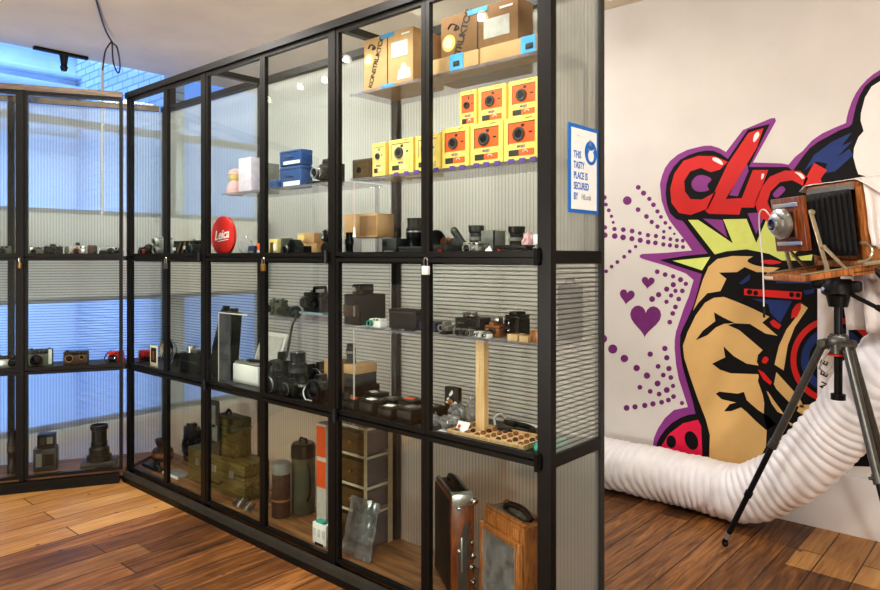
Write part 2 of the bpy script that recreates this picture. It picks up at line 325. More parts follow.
MB().lohi((L-.012, DEP-.03, 0), (L+.012, DEP, ZT)).build('rear_post', 'dgrey', main, smooth=False)
MB().lohi((-.02, -.025, ZT-.036), (L+.024, .03, ZT)).build('top_rail', 'steel', main, smooth=False)
MB().lohi((BL, DEP-.04, ZT-.036), (L, DEP, ZT)).build('top_rail', 'steel', main, smooth=False)
for x in T[1:]: MB().lohi((x-.018, .03, ZT-.034), (x+.018, DEP-.04, ZT-.002)).build('cross_bar', 'steel', main, smooth=False)
def corner_deck(name, z0, z1, m, front=.016): # deck with mitred left end
    return MB().prism([(0, front, z0), (L-.02, front, z0), (L-.02, DEP-.014, z0), (BL+.012, DEP-.014, z0)], (0, 0, z1-z0)).build(name, m, main, smooth=False)
corner_deck('middle_shelf', ZM-.02, ZM+.006, 'deck'); corner_deck('lower_shelf', ZL-.02, ZL+.004, 'deck'); corner_deck('base_board', .03, ZB, 'brown')
MB().lohi((0, -.05, 0), (L+.024, DEP, .03)).build('plinth', 'steel', main, smooth=False)
MB().lohi((0, -.045, .03), (L+.02, -.016, ZB-.012)).build('sill', 'sill', main, smooth=False)
MB().lohi((0, .03, ZM-.03), (L, .05, ZM+.004)).build('rail', 'steel', main, smooth=False)
for (z0, z1), r in zip(tiers, ('riby', 'ribz', 'riby')):
    MB().lohi((L-.004, .03, z0), (L+.002, DEP-.03, z1)).build('end_panel', r, main, smooth=False)
for z in (ZB, ZL, ZM, ZT-.02): MB().lohi((L-.014, .03, z-.022), (L+.014, DEP-.03, z+.022)).build('end_rail', 'steel', main, smooth=False)
wing = thing('display_cabinet', 'angled black steel and glass cabinet standing before the blue lit window', 'cabinet', MAIN.o, PHI)
WX = [-3.0, WING.x(22, 0), 0]
S_ = .228
# rear line meets the long cabinet at the mitre
for a, b, ba, bb in ((WX[1], WX[2]-.03, WX[1]-.11, WX[2]+.184), (WX[0], WX[1], WX[0]+.02, WX[1]-.15)): bay(wing, a, None, b, ba, bb, .012)
MB().lohi((WX[1]-.012, -.02, 0), (WX[1]+.012, .03, ZT)).build('front_post', 'steel', wing, smooth=False)
MB().lohi((WX[0]-.024, -.02, 0), (WX[0]+.024, .03, ZT)).build('front_post', 'steel', wing, smooth=False)
MB().lohi((WX[1]-.148, DEP-.04, 0), (WX[1]-.112, DEP-.004, ZT)).build('rear_post', 'steel', wing, smooth=False)
MB().lohi((WX[0], -.025, ZT-.036), (-.045, .03, ZT)).build('top_rail', 'steel_top', wing, smooth=False)
MB().lohi((WX[0], DEP-.04, ZT-.036), (.165, DEP, ZT)).build('top_rail', 'steel_top', wing, smooth=False)
MB().lohi((WX[1]-.018, .03, ZT-.034), (WX[1]+.018, DEP-.04, ZT-.002)).build('cross_bar', 'steel_top', wing, smooth=False)
for nm, z0, z1, m in (('middle_shelf', ZM-.02, ZM+.006, 'deck'), ('lower_shelf', ZL-.02, ZL+.004, 'deck'), ('base_board', .03, ZB, 'brown')):
    MB().prism([(WX[0], .016, z0), (-.03, .016, z0), (.175, DEP-.014, z0), (WX[0], DEP-.014, z0)], (0, 0, z1-z0)).build(nm, m, wing, smooth=False)
MB().lohi((WX[0], -.05, 0), (-.06, DEP, .03)).build('plinth', 'steel', wing, smooth=False)
MB().lohi((WX[0], -.045, .03), (-.06, -.016, ZB-.012)).build('sill', 'steel', wing, smooth=False)
#@@LIGHTS
# ------------------------------------------------------------------ lamps
def track_spot(x, y, label, tgt, e, group=None, size=55):
    t = thing('track_spotlight', label, 'spotlight', (x, y, ZC), 0, 'ceiling track spotlights')
    d = (Vector(tgt)-Vector((x, y, ZC-.2))).normalized(); h = Vector((0, 0, -.16))
    MB().cyl((0, 0, 0), (0, 0, -.03), .04).cyl((0, 0, -.02), (0, 0, -.12), .008).build('stem', 'white', t)
    MB().lathe([(.03, -.06), (.045, -.05), (.05, .07), (.044, .07), (.044, .06)], h, d, 18, close=False).build('lamp_head', 'white', t)
    MB().lathe([(.0, 0), (.034, 0)], h+d*.06, d, 18, close=False).build('bulb', 'lamp', t)
    ld = bpy.data.lights.new('spot', 'SPOT'); ld.energy = e; ld.spot_size = math.radians(size*1.6); ld.spot_blend = .8; ld.color = (1, .93, .85); ld.shadow_soft_size = .02
    lo = bpy.data.objects.new('spot_light', ld); C.objects.link(lo); lo.location = Vector((x, y, ZC))+h+d*.08; lo.rotation_euler = d.to_track_quat('-Z', 'Y').to_euler()
spots = []
for px, py in ((273, 98), (305, 85), (330, 78), (352, 57), (487, 14)):
    p = on_z(px, py, ZC-.17); spots.append((p.x, 2*YFR-p.y))
for i, (x, y) in enumerate(spots): track_spot(x, max(y, .1), 'white ceiling spotlight shining from the aisle ceiling', (x+.3, 3.4, .9), 24, size=60)
p = on_z(612, -16, ZC-.16); track_spot(p.x, min(p.y, YB-.25), 'white ceiling spotlight close above the mural wall', (p.x+.6, 3.9, .4), 1.5)
def area(name, loc, size, e, col, tgt):
    ld = bpy.data.lights.new(name, 'AREA'); ld.shape = 'DISK'; ld.size = size; ld.energy = e; ld.color = col
    lo = bpy.data.objects.new(name, ld); C.objects.link(lo); lo.location = loc; lo.rotation_euler = (Vector(tgt)-Vector(loc)).to_track_quat('-Z', 'Y').to_euler()
area('ceiling_light_aisle', (-4.0, 1.45, 3.02), .5, 26, (1, .96, .91), (-3.9, 1.2, 0))
area('ceiling_light_aisle', (-2.4, 1.45, 3.02), .6, 40, (1, .96, .91), (-2.4, 1.4, 0))
area('ceiling_light_aisle', (-.8, .9, 3.02), .8, 52, (1, .975, .955), (-.9, 2.2, 0))
area('ceiling_light_front', (.8, .5, 3.02), .9, 42, (1, .975, .955), (.3, 3.2, .3))
area('ceiling_light_rear', (-3.4, 3.2, 3.02), .8, 36, (1, .975, .955), (-2.6, 3.3, 0))
area('ceiling_light_rear', (-5.0, 3.1, 3.02), .6, 22, (1, .975, .955), (-4.6, 3.2, 0))
area('ceiling_fill', (2.7, -.6, .7), .7, 105, (1, .96, .9), (-4.6, 1.2, 3.08))  # added fill without a fixture, out of view, brightens the ceiling
area('ceiling_fill', (-3.0, -2.35, .9), .7, 95, (1, .95, .87), (-4.2, 2.0, 3.08))  # second added fill, also unseen, lifts the ceiling over the angled cabinet
area('yard_skylight', (-7.1, 1.5, 6.0), 3, 300, (.26, .48, 1), (-7.4, 1.6, 0))
area('yard_fill', (-6.6, 1.9, 1.5), 1.2, 85, (.18, .36, 1), (-8.2, 2.2, .9))  # added blue fill hidden behind the wall band, lights the lower facade
w = bpy.data.worlds.new('dusk'); bpy.context.scene.world = w; w.use_nodes = True
bg = w.node_tree.nodes['Background']; bg.inputs[0].default_value = (.16, .36, 1, 1); bg.inputs[1].default_value = 1.1
sc = bpy.context.scene; sc.view_settings.view_transform = 'Standard'; sc.view_settings.look = 'Medium High Contrast'; sc.view_settings.exposure = -0.1
sc.cycles.transparent_max_bounces = 32; sc.cycles.max_bounces = 10; sc.cycles.caustics_reflective = False; sc.cycles.caustics_refractive = False; sc.cycles.sample_clamp_indirect = 6
from mathutils.geometry import tessellate_polygon
# ------------------------------------------------------------------ painted wall picture
mural = thing('mural', 'graffiti mural of a hand squeezing a camera under red comic lettering', 'mural', (0, YB, 0))
def mp(pts, crop=None):
    out = []
    for x, y in pts:
        if crop: x, y = crop[0]+x/crop[2], crop[1]+y/crop[2]
        p = on_y(x, y, YB); out.append((p.x, p.z))
    return out
C1, C2, C3, C4, C5, C6 = (650, 110, 3.933), (660, 240, 4.539), (640, 340, 4.4), (600, 170, 4.542), (600, 270, 3.683), (790, 60, 4.533)
def paint(name, shapes, m, layer, parent=None):
    if len(shapes) > 1 and name != 'dot_pattern':
        return [paint(name, [q], m, layer, parent) for q in shapes][0]
    mb = MB()
    for pts, crop, sm in shapes:
        q = mp(pts, crop)
        if sm: q = [(v.x, v.y) for v in smooth_closed(q, 5)]
        vs = [mb.bm.verts.new((x, -.0006-layer*.0005, z)) for x, z in q]
        for a, b, c in tessellate_polygon([[Vector((x, z, 0)) for x, z in q]]):
            try: mb.bm.faces.new((vs[a], vs[b], vs[c]))
            except ValueError: pass
    mb.bm.normal_update()
    for f in mb.bm.faces:
        if f.normal.y > 0: f.normal_flip()
    return mb.build(name, m, parent or mural, smooth=False, normals=False)
def ell(cx, cy, rx, ry=None, a=0, n=16):
    ry = ry or rx; a = math.radians(a)
    return [(cx+rx*math.cos(2*PI*k/n)*math.cos(a)-ry*math.sin(2*PI*k/n)*math.sin(a), cy+rx*math.cos(2*PI*k/n)*math.sin(a)+ry*math.sin(2*PI*k/n)*math.cos(a)) for k in range(n)]
PM = dict(purple=mat('purple spray paint', (142, 58, 138), .6, var=.06, scale=8), blk=mat('black wall paint', (18, 16, 17), .6, spec=.25), redp=mat('red wall paint', (208, 26, 20), .5, var=.06, scale=8), lime=mat('lime wall paint', (216, 224, 120), .6, var=.03), tanp=mat('tan wall paint', (222, 182, 118), .6, var=.05, scale=5), bluep=mat('blue wall paint', (22, 50, 112), .6, var=.15, scale=12), pinkp=mat('hot pink wall paint', (226, 22, 78), .55, var=.05), whitep=mat('white wall paint', (240, 232, 224), .6, var=.02), dotp=mat('plum wall paint', (118, 38, 112), .6))
purple = [(660, 184), (662, 176), (665, 168), (670, 161), (678, 154.5), (687, 150), (696, 147.6), (704, 145.8), (711, 145.6), (719, 148), (726, 152), (743, 130), (771, 118.3), (775, 118), (776, 121), (753, 162.5), (781, 163.4), (788.6, 164.7), (795, 157), (802.6, 151), (812, 140.5), (822, 133.5), (834, 128), (846, 123), (847, 117), (848.5, 111), (852, 101), (856, 93), (861, 86), (867, 79.5), (873, 74.5), (880, 70), (900, 62), (930, 60), (965, 90), (985, 170), (975, 300), (990, 470), (655, 460), (653, 446), (654, 438), (658, 428.6), (665, 418), (674, 410), (688, 407), (683.5, 393), (678.7, 378.6), (676, 364), (674.7, 348.7), (674.8, 340), (676, 332), (680, 320), (684, 308), (689, 296), (693.6, 280), (686, 273.5), (665, 265.5), (643, 259), (640, 257.5), (639.6, 255.5), (642, 254), (667, 252.7), (692, 250.5), (684.8, 240), (676, 229), (669.5, 220.5), (665, 211), (661.5, 200)]
paint('purple_border', [(purple, None, 0)], PM['purple'], 0)
black = [(665.8, 194), (666.5, 184), (669, 175), (674, 166.5), (680.5, 159.6), (689, 155), (698, 152), (706, 150.6), (713.6, 150.9), (721, 154), (728, 159), (748, 129.5), (769.8, 124), (750, 164.5), (749, 167), (788, 167), (793, 171), (802.6, 157), (810, 148), (818, 142), (830, 135.4), (840, 130), (848.5, 127), (852, 124), (853.5, 117), (856, 106), (860, 95), (865, 86.5), (872, 80), (880, 75), (898, 68), (926, 67), (958, 96), (977, 172), (967, 302), (980, 470), (657, 460), (656.5, 448), (657, 443), (660, 437), (665, 430), (672, 423), (681, 417.6), (688, 415), (695.7, 413.9), (693, 402), (687, 382), (683, 368), (681, 356), (680, 345), (680.4, 335), (683, 328), (687, 320), (693.7, 305), (698, 290), (702, 274), (680, 267), (659.5, 260), (684, 256), (708, 253.6), (695, 237), (683, 221), (676, 219), (670, 213), (667, 204)]
paint('black_outline', [(black, None, 0)], PM['blk'], 1)
paint('purple_counter', [([(163, 290), (180, 262), (210, 256), (242, 272), (226, 295), (232, 315), (200, 322), (175, 315)], C1, 1), ([(312, 335), (345, 268), (366, 222), (384, 214), (388, 240), (345, 340)], C1, 0), ([(484, 330), (515, 300), (532, 315), (500, 345)], C1, 1), ([(208, 427), (286, 432), (305, 502)], C1, 0), ([(384, 406), (458, 402), (418, 488)], C1, 0)], PM['purple'], 2)
Cc = [(306, 204), (255, 181), (190, 180), (132, 200), (96, 250), (80, 310), (85, 365), (115, 405), (160, 413), (228, 388), (262, 320), (205, 352), (160, 350), (138, 320), (135, 280), (158, 242), (200, 228), (240, 245), (275, 235)]
lt = paint('red_letter', [(Cc, C1, 0), ([(447, 72), (418, 80), (388, 90), (306, 212), (218, 398), (232, 408), (352, 412), (360, 384), (410, 384), (466, 236), (405, 236), (362, 346), (298, 350), (420, 150)], C1, 0),
 ([(606, 300), (622, 268), (592, 240), (530, 238), (472, 262), (434, 312), (414, 366), (428, 418), (466, 440), (520, 440), (520, 400), (478, 396), (462, 362), (474, 322), (512, 284), (560, 276)], C1, 0), ([(646, 208), (697, 236), (672, 270), (690, 330), (600, 320), (606, 280)], C1, 0)], PM['redp'], 3)
paint('letter_highlight', [([(248, 188), (268, 190), (286, 206), (284, 216), (262, 206), (248, 198)], C1, 1), ([(412, 96), (426, 86), (430, 100), (414, 124), (406, 122)], C1, 1), ([(440, 252), (450, 252), (446, 268), (438, 272)], C1, 1), ([(570, 244), (596, 250), (608, 266), (600, 272), (586, 258)], C1, 1)], PM['whitep'], 4, lt)
paint('lime_burst', [([(150, 432), (190, 432), (326, 524), (288, 430), (380, 428), (418, 522), (458, 430), (520, 440), (506, 520), (588, 546), (556, 580), (640, 568), (636, 592), (520, 592), (470, 566), (380, 548), (300, 556), (255, 568)], C1, 0), ([(330, 412), (502, 394), (464, 456)], C4, 0)], PM['lime'], 2)
hand = [(714, 297.7), (723.9, 296.8), (737, 301.7), (752.5, 308.3), (769.5, 316.7), (762.4, 322.6), (770, 329), (777.9, 335.8), (765.7, 333.6), (750, 324), (735, 323.3), (728, 325), (739.3, 330), (750, 339), (762.8, 350), (758, 355), (757, 362), (760.5, 369), (758, 381), (763, 395), (765, 406), (764, 415), (767, 428.6), (766, 446.8), (760.5, 457), (760, 467), (709, 467), (710, 435), (706, 419.5), (698, 399), (690, 376), (684.3, 358), (683, 345.7), (687.5, 332.5), (696, 315), (705, 302.8)]
hd = paint('hand_shape', [(hand, None, 0), ([(150, 322), (170, 260), (195, 180), (220, 122), (260, 86), (330, 72), (422, 74), (400, 96), (430, 104), (470, 120), (545, 126), (510, 146), (440, 146), (385, 123), (350, 146), (268, 148), (302, 176), (275, 232), (215, 242), (175, 285)], C2, 0),
 ([(642, 288), (672, 308), (612, 396), (580, 480), (562, 592), (520, 565), (540, 480), (575, 405), (622, 345)], C2, 0), ([(556, 130), (600, 140), (700, 250), (724, 300), (664, 282), (600, 215)], C3, 0), ([(705, 285), (788, 282), (742, 344), (690, 312)], C3, 0), ([(556, 215), (580, 250), (628, 325), (590, 300)], C3, 0), ([(640, 356), (700, 384), (660, 378)], C3, 0)], PM['tanp'], 3)
paint('hand_crease', [([(163, 455), (195, 412), (252, 368), (246, 328), (284, 350), (340, 377), (292, 380), (255, 396), (215, 432)], C2, 0), ([(318, 104), (376, 76), (368, 28), (412, 70), (470, 104), (545, 116), (602, 132), (590, 192), (560, 168), (520, 150), (400, 146), (352, 130)], C3, 0), ([(334, 236), (350, 227), (430, 236), (458, 228), (470, 265), (520, 308), (570, 340), (600, 370), (556, 396), (510, 356), (470, 316), (445, 296), (402, 312), (370, 314), (396, 282), (425, 275), (360, 260)], C3, 0), ([(520, 150), (556, 180), (564, 240), (600, 300), (640, 342), (720, 352), (700, 400), (600, 480), (530, 516), (556, 470), (560, 395), (545, 330), (548, 270), (540, 200)], C3, 0), ([(398, 96), (430, 74), (500, 76), (560, 106), (500, 122), (440, 116)], C2, 1)], PM['blk'], 4, hd)
paint('hand_sliver', [([(556, 222), (570, 238), (640, 332), (606, 316), (580, 280)], C3, 0), ([(648, 356), (704, 384), (664, 376)], C3, 0)], PM['tanp'], 5, hd)
paint('red_nail', [([(455, 97), (500, 89), (552, 102), (500, 111)], C2, 1), ([(498, 372), (516, 360), (552, 386), (540, 406), (512, 392)], C2, 0), ([(640, 283), (640, 312), (622, 350), (595, 356), (600, 320), (618, 292)], C2, 0), ([(465, 542), (480, 528), (494, 540), (482, 560), (466, 557)], C2, 1), ([(518, 128), (545, 142), (582, 185), (574, 198), (542, 172)], C3, 0), ([(600, 470), (640, 440), (620, 490), (590, 520)], C3, 0)], PM['redp'], 5, hd)
pc = paint('painted_camera', [([(358, 196), (410, 154), (406, 182), (372, 202)], C2, 0), ([(530, 182), (700, 160), (690, 198), (525, 196)], C2, 0), ([(414, 266), (600, 276), (572, 330), (546, 376), (500, 330), (492, 292)], C2, 0), ([(650, 230), (700, 222), (700, 240), (660, 250)], C2, 0)], PM['bluep'], 2)
paint('red_bar', [([(382, 220), (646, 236), (641, 271), (382, 250)], C2, 0)], PM['redp'], 3, pc)
paint('bar_dot', [(ell(407, 236, 12), C2, 0), (ell(435, 241, 11), C2, 0), (ell(598, 248, 11), C2, 0), (ell(627, 250, 11), C2, 0)], PM['blk'], 4, pc)
paint('lens_ring', [(ell(834, 360, 43.5, n=40), None, 0)], PM['redp'], 3, pc)
paint('lens_ring', [(ell(834, 360, 37.5, n=40), None, 0)], PM['blk'], 4, pc)
paint('lens_ring', [(ell(834, 360, 33, n=40), None, 0)], PM['bluep'], 5, pc)
paint('lens_ring', [(ell(834, 360, 25, n=40), None, 0)], PM['blk'], 6, pc)
sn = paint('pink_snout', [([(84, 482), (130, 411), (190, 366), (256, 350), (270, 380), (276, 540), (100, 540)], C3, 0)], PM['pinkp'], 2)
paint('snout_spot', [(ell(138, 447, 21, 28, -8), C3, 0), (ell(227, 442, 28, 43, -20), C3, 0)], PM['blk'], 3, sn)
paint('blue_streak', [([(62, 505), (110, 430), (190, 370), (282, 328), (236, 388), (284, 368), (214, 440), (270, 402), (286, 432), (205, 505), (150, 515), (170, 470), (120, 460)], C6, 0), ([(390, 545), (470, 540), (470, 640), (380, 600)], C6, 0)], PM['bluep'], 2)
paint('white_shape', [([(410, 95), (370, 120), (340, 170), (322, 240), (320, 275), (334, 322), (310, 350), (290, 400), (287, 440), (300, 490), (310, 518), (408, 546), (480, 552), (600, 500), (640, 300), (580, 120), (500, 84)], C6, 0)], PM['whitep'], 2)
def heart(cx, cy, w, h, a=0):
    pts = []
    for k in range(28):
        t = 2*PI*k/28; x = 16*math.sin(t)**3/32; y = -(13*math.cos(t)-5*math.cos(2*t)-2*math.cos(3*t)-math.cos(4*t))/29
        pts.append((cx+w*(x*math.cos(a)-y*math.sin(a)), cy+h*(x*math.sin(a)+y*math.cos(a))))
    return pts
for h in ((645.5, 319, 31, 32, .05), (627, 296, 15, 15, .15), (648, 282, 13, 12, .1)): paint('heart', [(heart(*h), None, 0)], PM['dotp'], 0)
d4 = [(174, 79, 11), (198, 105, 12), (224, 131, 10), (243, 158, 11), (261, 188, 10), (277, 213, 9), (297, 240, 9), (318, 263, 8), (338, 290, 6), (124, 139, 20), (173, 180, 11), (211, 211, 11), (235, 236, 10), (261, 257, 10), (290, 280, 8), (20, 125, 11), (27, 157, 9), (40, 183, 9), (52, 210, 8), (60, 238, 7), (23, 261, 10), (66, 268, 10), (106, 271, 11), (146, 277, 11), (181, 287, 9), (218, 296, 10), (254, 300, 10), (289, 307, 9), (320, 314, 9), (350, 319, 9), (376, 321, 9), (22, 296, 13), (67, 300, 13), (105, 306, 13), (145, 312, 12), (183, 319, 12), (219, 327, 11), (252, 331, 11), (288, 338, 10), (318, 342, 10), (348, 346, 10), (377, 350, 9), (162, 348, 8), (135, 370, 9), (110, 394, 9), (79, 418, 9), (53, 439, 9), (28, 460, 9), (260, 462, 11), (296, 475, 11), (332, 483, 10), (366, 498, 12), (390, 517, 10), (333, 521, 12), (303, 541, 12), (343, 549, 10), (374, 549, 11), ]
d5 = [(216, 91, 10), (192, 107, 11), (262, 94, 8), (290, 107, 9), (245, 117, 8), (278, 136, 9), (268, 160, 9), (257, 192, 9), (12, 253, 15), (47, 291, 17), (90, 326, 14), (135, 361, 12), (173, 389, 12), (185, 310, 10), (239, 289, 10), (246, 323, 10), (214, 355, 9), (254, 363, 10), (233, 387, 9), (261, 396, 9), (212, 418, 11), (269, 427, 8), (246, 442, 11), (147, 432, 9), (185, 447, 9), (218, 457, 9), (271, 466, 9), (252, 479, 9), (227, 487, 9), (195, 493, 10), (165, 499, 10), (129, 504, 10), (98, 508, 11), (302, 490, 8)]
paint('dot_pattern', [(ell(x, y, r, n=12), C4, 0) for x, y, r in d4]+[(ell(x, y, r, n=12), C5, 0) for x, y, r in d5], PM['dotp'], 0)
# ------------------------------------------------------------------ flexible duct
YD = 3.93
ctr = [(520, 468), (605, 469), (650, 478), (700, 490), (742, 493), (780, 480), (815, 452), (850, 413), (885, 368), (925, 334), (1000, 326), (1120, 322), (1240, 318)]
path = []
for px, py in ctr:
    p = on_y(px, py, YD-.13*min(1, max(0, (px-700)/110))); path.append(Vector((p.x, p.y, max(p.z, .165))))
path = smooth_open(path, 12)
# resample evenly and swell into folds
acc = [0]
for a, b in zip(path, path[1:]): acc.append(acc[-1]+(b-a).length)
def along(s):
    for i in range(len(acc)-1):
        if acc[i+1] >= s: return path[i].lerp(path[i+1], (s-acc[i])/max(1e-6, acc[i+1]-acc[i]))
    return path[-1]
NS = 760; R0 = .158; mb = MB(); rings = []; seg = 40; u = None
for i in range(NS):
    s = acc[-1]*i/(NS-1); p = along(s); t = (along(min(acc[-1], s+.01))-along(max(0, s-.01))).normalized()
    u = Vector((0, 1, 0)) if u is None else u; u = (u-t*u.dot(t)).normalized(); w = t.cross(u); ring = []
    for k in range(seg):
        a = 2*PI*k/seg; d = u*math.cos(a)+w*math.sin(a)
        q = p+d*R0; ph = (s/.046+1.5*noise.noise(q*2.6)+.35*math.sin(a*2+s*3)) % 1
        fold = .010*(abs(ph*2-1)**1.6)*(.35+.65*(noise.noise(Vector((s*2.2, 0, 4)))*.5+.6))
        r = R0-.004-fold+.006*noise.noise(q*14)+.008*noise.noise(q*5)
        ring.append(mb.bm.verts.new(p+d*r))
    rings.append(ring)
for a, b in zip(rings, rings[1:]):
    for k in range(seg): mb.bm.faces.new((a[k], a[(k+1) % seg], b[(k+1) % seg], b[k]))
mb.bm.faces.new(rings[0][::-1]); mb.bm.faces.new(rings[-1])
lo_z = min(v.co.z for v in mb.bm.verts)
for v in mb.bm.verts: v.co.z -= lo_z-.002
dm = mb.build('ventilation_duct', 'duct'); tag(dm, 'big white pleated flexible duct lying along the mural wall and rising', 'duct')
# small vent mark on duct
p = on_y(619, 462, YD-R0-.004)
# ------------------------------------------------------------------ tripod
TC = Vector((-.70, 3.45, 0))
tri = thing('tripod', 'tall gunmetal and black tripod holding the wooden view camera', 'tripod', TC)
HUBZ = 1.06
MB().cyl((0, 0, .83), (0, 0, 1.30), .017, seg=16).build('centre_column', 'black', tri)
MB().cyl((0, 0, .82), (0, 0, .845), .03, seg=16).build('column_foot', 'black', tri)
MB().cyl((0, 0, HUBZ-.035), (0, 0, HUBZ+.05), .042, .034, 16).box((0, 0, HUBZ+.02), (.075, .075, .05), .01).build('hub', 'gunmetal', tri)
MB().cyl((0, 0, HUBZ-.045), (0, 0, HUBZ-.037), .043, seg=20).build('red_ring', 'red', tri)
MB().tube([(-.03, -.03, HUBZ-.02), (-.05, -.06, HUBZ-.07), (-.06, -.07, HUBZ-.1), (-.03, -.08, HUBZ-.12), (-.01, -.06, HUBZ-.09)], .004).build('hook', 'chrome', tri)
for k, ft in enumerate(((-.516, .08), (.35, -.44), (.23, .36))):
    d = Vector((ft[0], ft[1], 0)); h = d.normalized(); a = h*.062+Vector((0, 0, HUBZ+.005)); b = Vector((ft[0], ft[1], .03)); lerp = lambda t: a.lerp(b, t)
    lg = MB().cyl(lerp(0), lerp(.47), .0175, seg=16).build('leg', 'gunmetal', tri)
    MB().cyl(h*.03+Vector((0, 0, HUBZ+.005)), lerp(.02), .016, seg=12).cyl(lerp(.0)+h.cross(Vector((0, 0, 1)))*.026, lerp(.0)-h.cross(Vector((0, 0, 1)))*.026, .019, seg=14).build('leg_joint', 'gunmetal', lg)
    MB().cyl(lerp(.465), lerp(.50), .022, seg=14).cyl(lerp(.48)-h.cross(Vector((0, 0, 1)))*.034, lerp(.48)+h.cross(Vector((0, 0, 1)))*.034, .007, seg=10).build('leg_clamp', 'gunmetal', lg)
    MB().cyl(lerp(.49), lerp(.97), .0135, seg=14).cyl(lerp(.73), lerp(.755), .018, seg=14).build('lower_leg', 'black', lg)
    MB().cyl(lerp(.955), lerp(.985), .015, seg=14).build('foot_ferrule', 'silver', lg)
    MB().cyl(lerp(.98), lerp(1.01), .013, seg=12).sphere(b+Vector((0, 0, -.012)), .016).build('rubber_foot', 'black', lg)
MB().cyl((0, 0, 1.23), (0, 0, 1.285), .038, .05, 20).lathe([(.05, 0), (.066, .012), (.066, .05), (.05, .075)], (0, 0, 1.278)).build('head', 'black', tri)
for c_, s_ in (((.05, .0, 1.32), (.08, .06, .05)), ((-.075, .02, 1.33), (.07, .05, .045))): MB().box(c_, s_, .012).build('head_clamp', 'black', tri)
MB().cyl((.03, -.02, 1.30), (.20, -.10, 1.22), .009, seg=10).cyl((.16, -.08, 1.24), (.26, -.13, 1.19), .013, seg=10).build('pan_handle', 'black', tri)
MB().lathe([(.0, 0), (.01, 0), (.01, .008), (0, .01)], (-.045, -.045, 1.31), (-.7, -.7, 0), 12).build('head_knob', 'chrome', tri)
# ------------------------------------------------------------------ wooden view camera: local -y is the lens side
f = Vector((-.65, -.76, 0)).normalized(); yaw = math.atan2(f.x, -f.y)*-1
yaw = math.atan2(f.y, f.x)+PI/2
vc = thing('view_camera', 'old wooden bellows view camera with white cloth over its back on tripod', 'camera', TC+Vector((.012, 0, 1.375)), rot=(math.radians(7.5), 0, yaw))
fb = MB().box((-.115, -.01, .02), (.03, .53, .028), .004).box((.115, -.01, .02), (.03, .53, .028), .004).box((0, -.255, .02), (.26, .05, .028), .004).box((0, .10, .01), (.26, .3, .022), .004)
bed = fb.build('bed', 'oak', vc)
MB().box((-.115, -.03, .038), (.02, .48, .006)).box((.115, -.03, .038), (.02, .48, .006)).box((-.132, -.13, .02), (.004, .3, .02)).build('rail', 'nickel', bed)
MB().box((-.1, -.281, .018), (.06, .004, .014), .001).build('name_plate', 'ivory', bed)
fs = MB().lohi((-.105, -.225, .13), (.105, -.200, .365), .004).build('front_standard', 'mahog', vc)
fr_ = MB()
for z in (.332, .165): MB().box((0, -.229, z), (.165, .006, .018), .002).build('slide_plate', 'silver', fs)
MB().box((0, -.232, .248), (.135, .012, .125), .003).build('lens_board', 'mahog', fs)
MB().box((.0, -.2395, .248), (.118, .006, .108), .003).build('shutter_plate', 'black', fs)
ln = MB().lathe([(.060, 0), (.066, .006), (.066, .026), (.056, .032), (.046, .034), (.046, .046), (.038, .05), (.029, .052), (.029, .062), (.0245, .062), (.0245, .05)], (0, -.242, .255), (0, -1, 0), 28, close=False).build('lens', 'silver', vc)
MB().lathe([(.0, 0), (.0245, .002)], (0, -.294, .255), (0, -1, 0), 24, close=False).build('front_glass', 'lensg', ln)
MB().tube([(.03+.016*math.cos(t), -.274-.005*math.sin(t*2), .277+.01*math.sin(t)) for t in [k*.5 for k in range(4)]], .003).build('shutter_lever', 'chrome', ln)
for s in (-1, 1):
    MB().box((s*.118, -.175, .165), (.006, .020, .28), .002, Matrix.Rotation(math.radians(10), 3, 'X')).box((s*.124, -.115, .085), (.006, .016, .15), .002, Matrix.Rotation(math.radians(40), 3, 'X')).cyl((s*.118, -.165, .14), (s*.132, -.165, .14), .010, seg=12).cyl((s*.118, -.195, .29), (s*.13, -.195, .29), .010, seg=12).build('strut', 'nickel', vc)
rs = MB()
W2, H2 = .168, .40
rs.lohi((-W2, .0, .03), (-W2+.03, .05, H2), .003).lohi((W2-.03, .0, .03), (W2, .05, H2), .003).lohi((-W2, .0, H2-.03), (W2, .05, H2), .003).lohi((-W2, .0, .03), (W2, .05, .06), .003).lohi((-W2+.01, .045, .03), (W2-.01, .12, H2), .004)
rear = rs.build('rear_standard', 'oak', vc)
MB().lohi((-W2+.03, -.012, H2-.036), (W2-.03, -.002, H2-.012)).build('grey_plate', 'grey', rear)
MB().box((W2-.012, .02, .13), (.01, .02, .16), .003).tube([(W2+.003, -.03+.05*math.sin(t), .1+.04*math.cos(t)) for t in [k*.5 for k in range(8)]], .007).box((W2+.003, .03, .05), (.012, .11, .018), .002).build('rear_bracket', 'nickel', rear)
# pleated bellows
rows = []; NP = 9
for i in range(NP*2+1):
    t = i/(NP*2); y = -.2+.196*t; k = 0 if i % 2 else .02
    w = .088+.05*t-k; zb = .14-.06*t+k; zt = .348+.02*t-k; c = .012
    rows.append([(-w+c, y, zb), (w-c, y, zb), (w, y, zb+c), (w, y, zt-c), (w-c, y, zt), (-w+c, y, zt), (-w, y, zt-c), (-w, y, zb+c), (-w+c, y, zb)])
MB().grid(rows).build('bellows', 'bellows', vc, smooth=False)
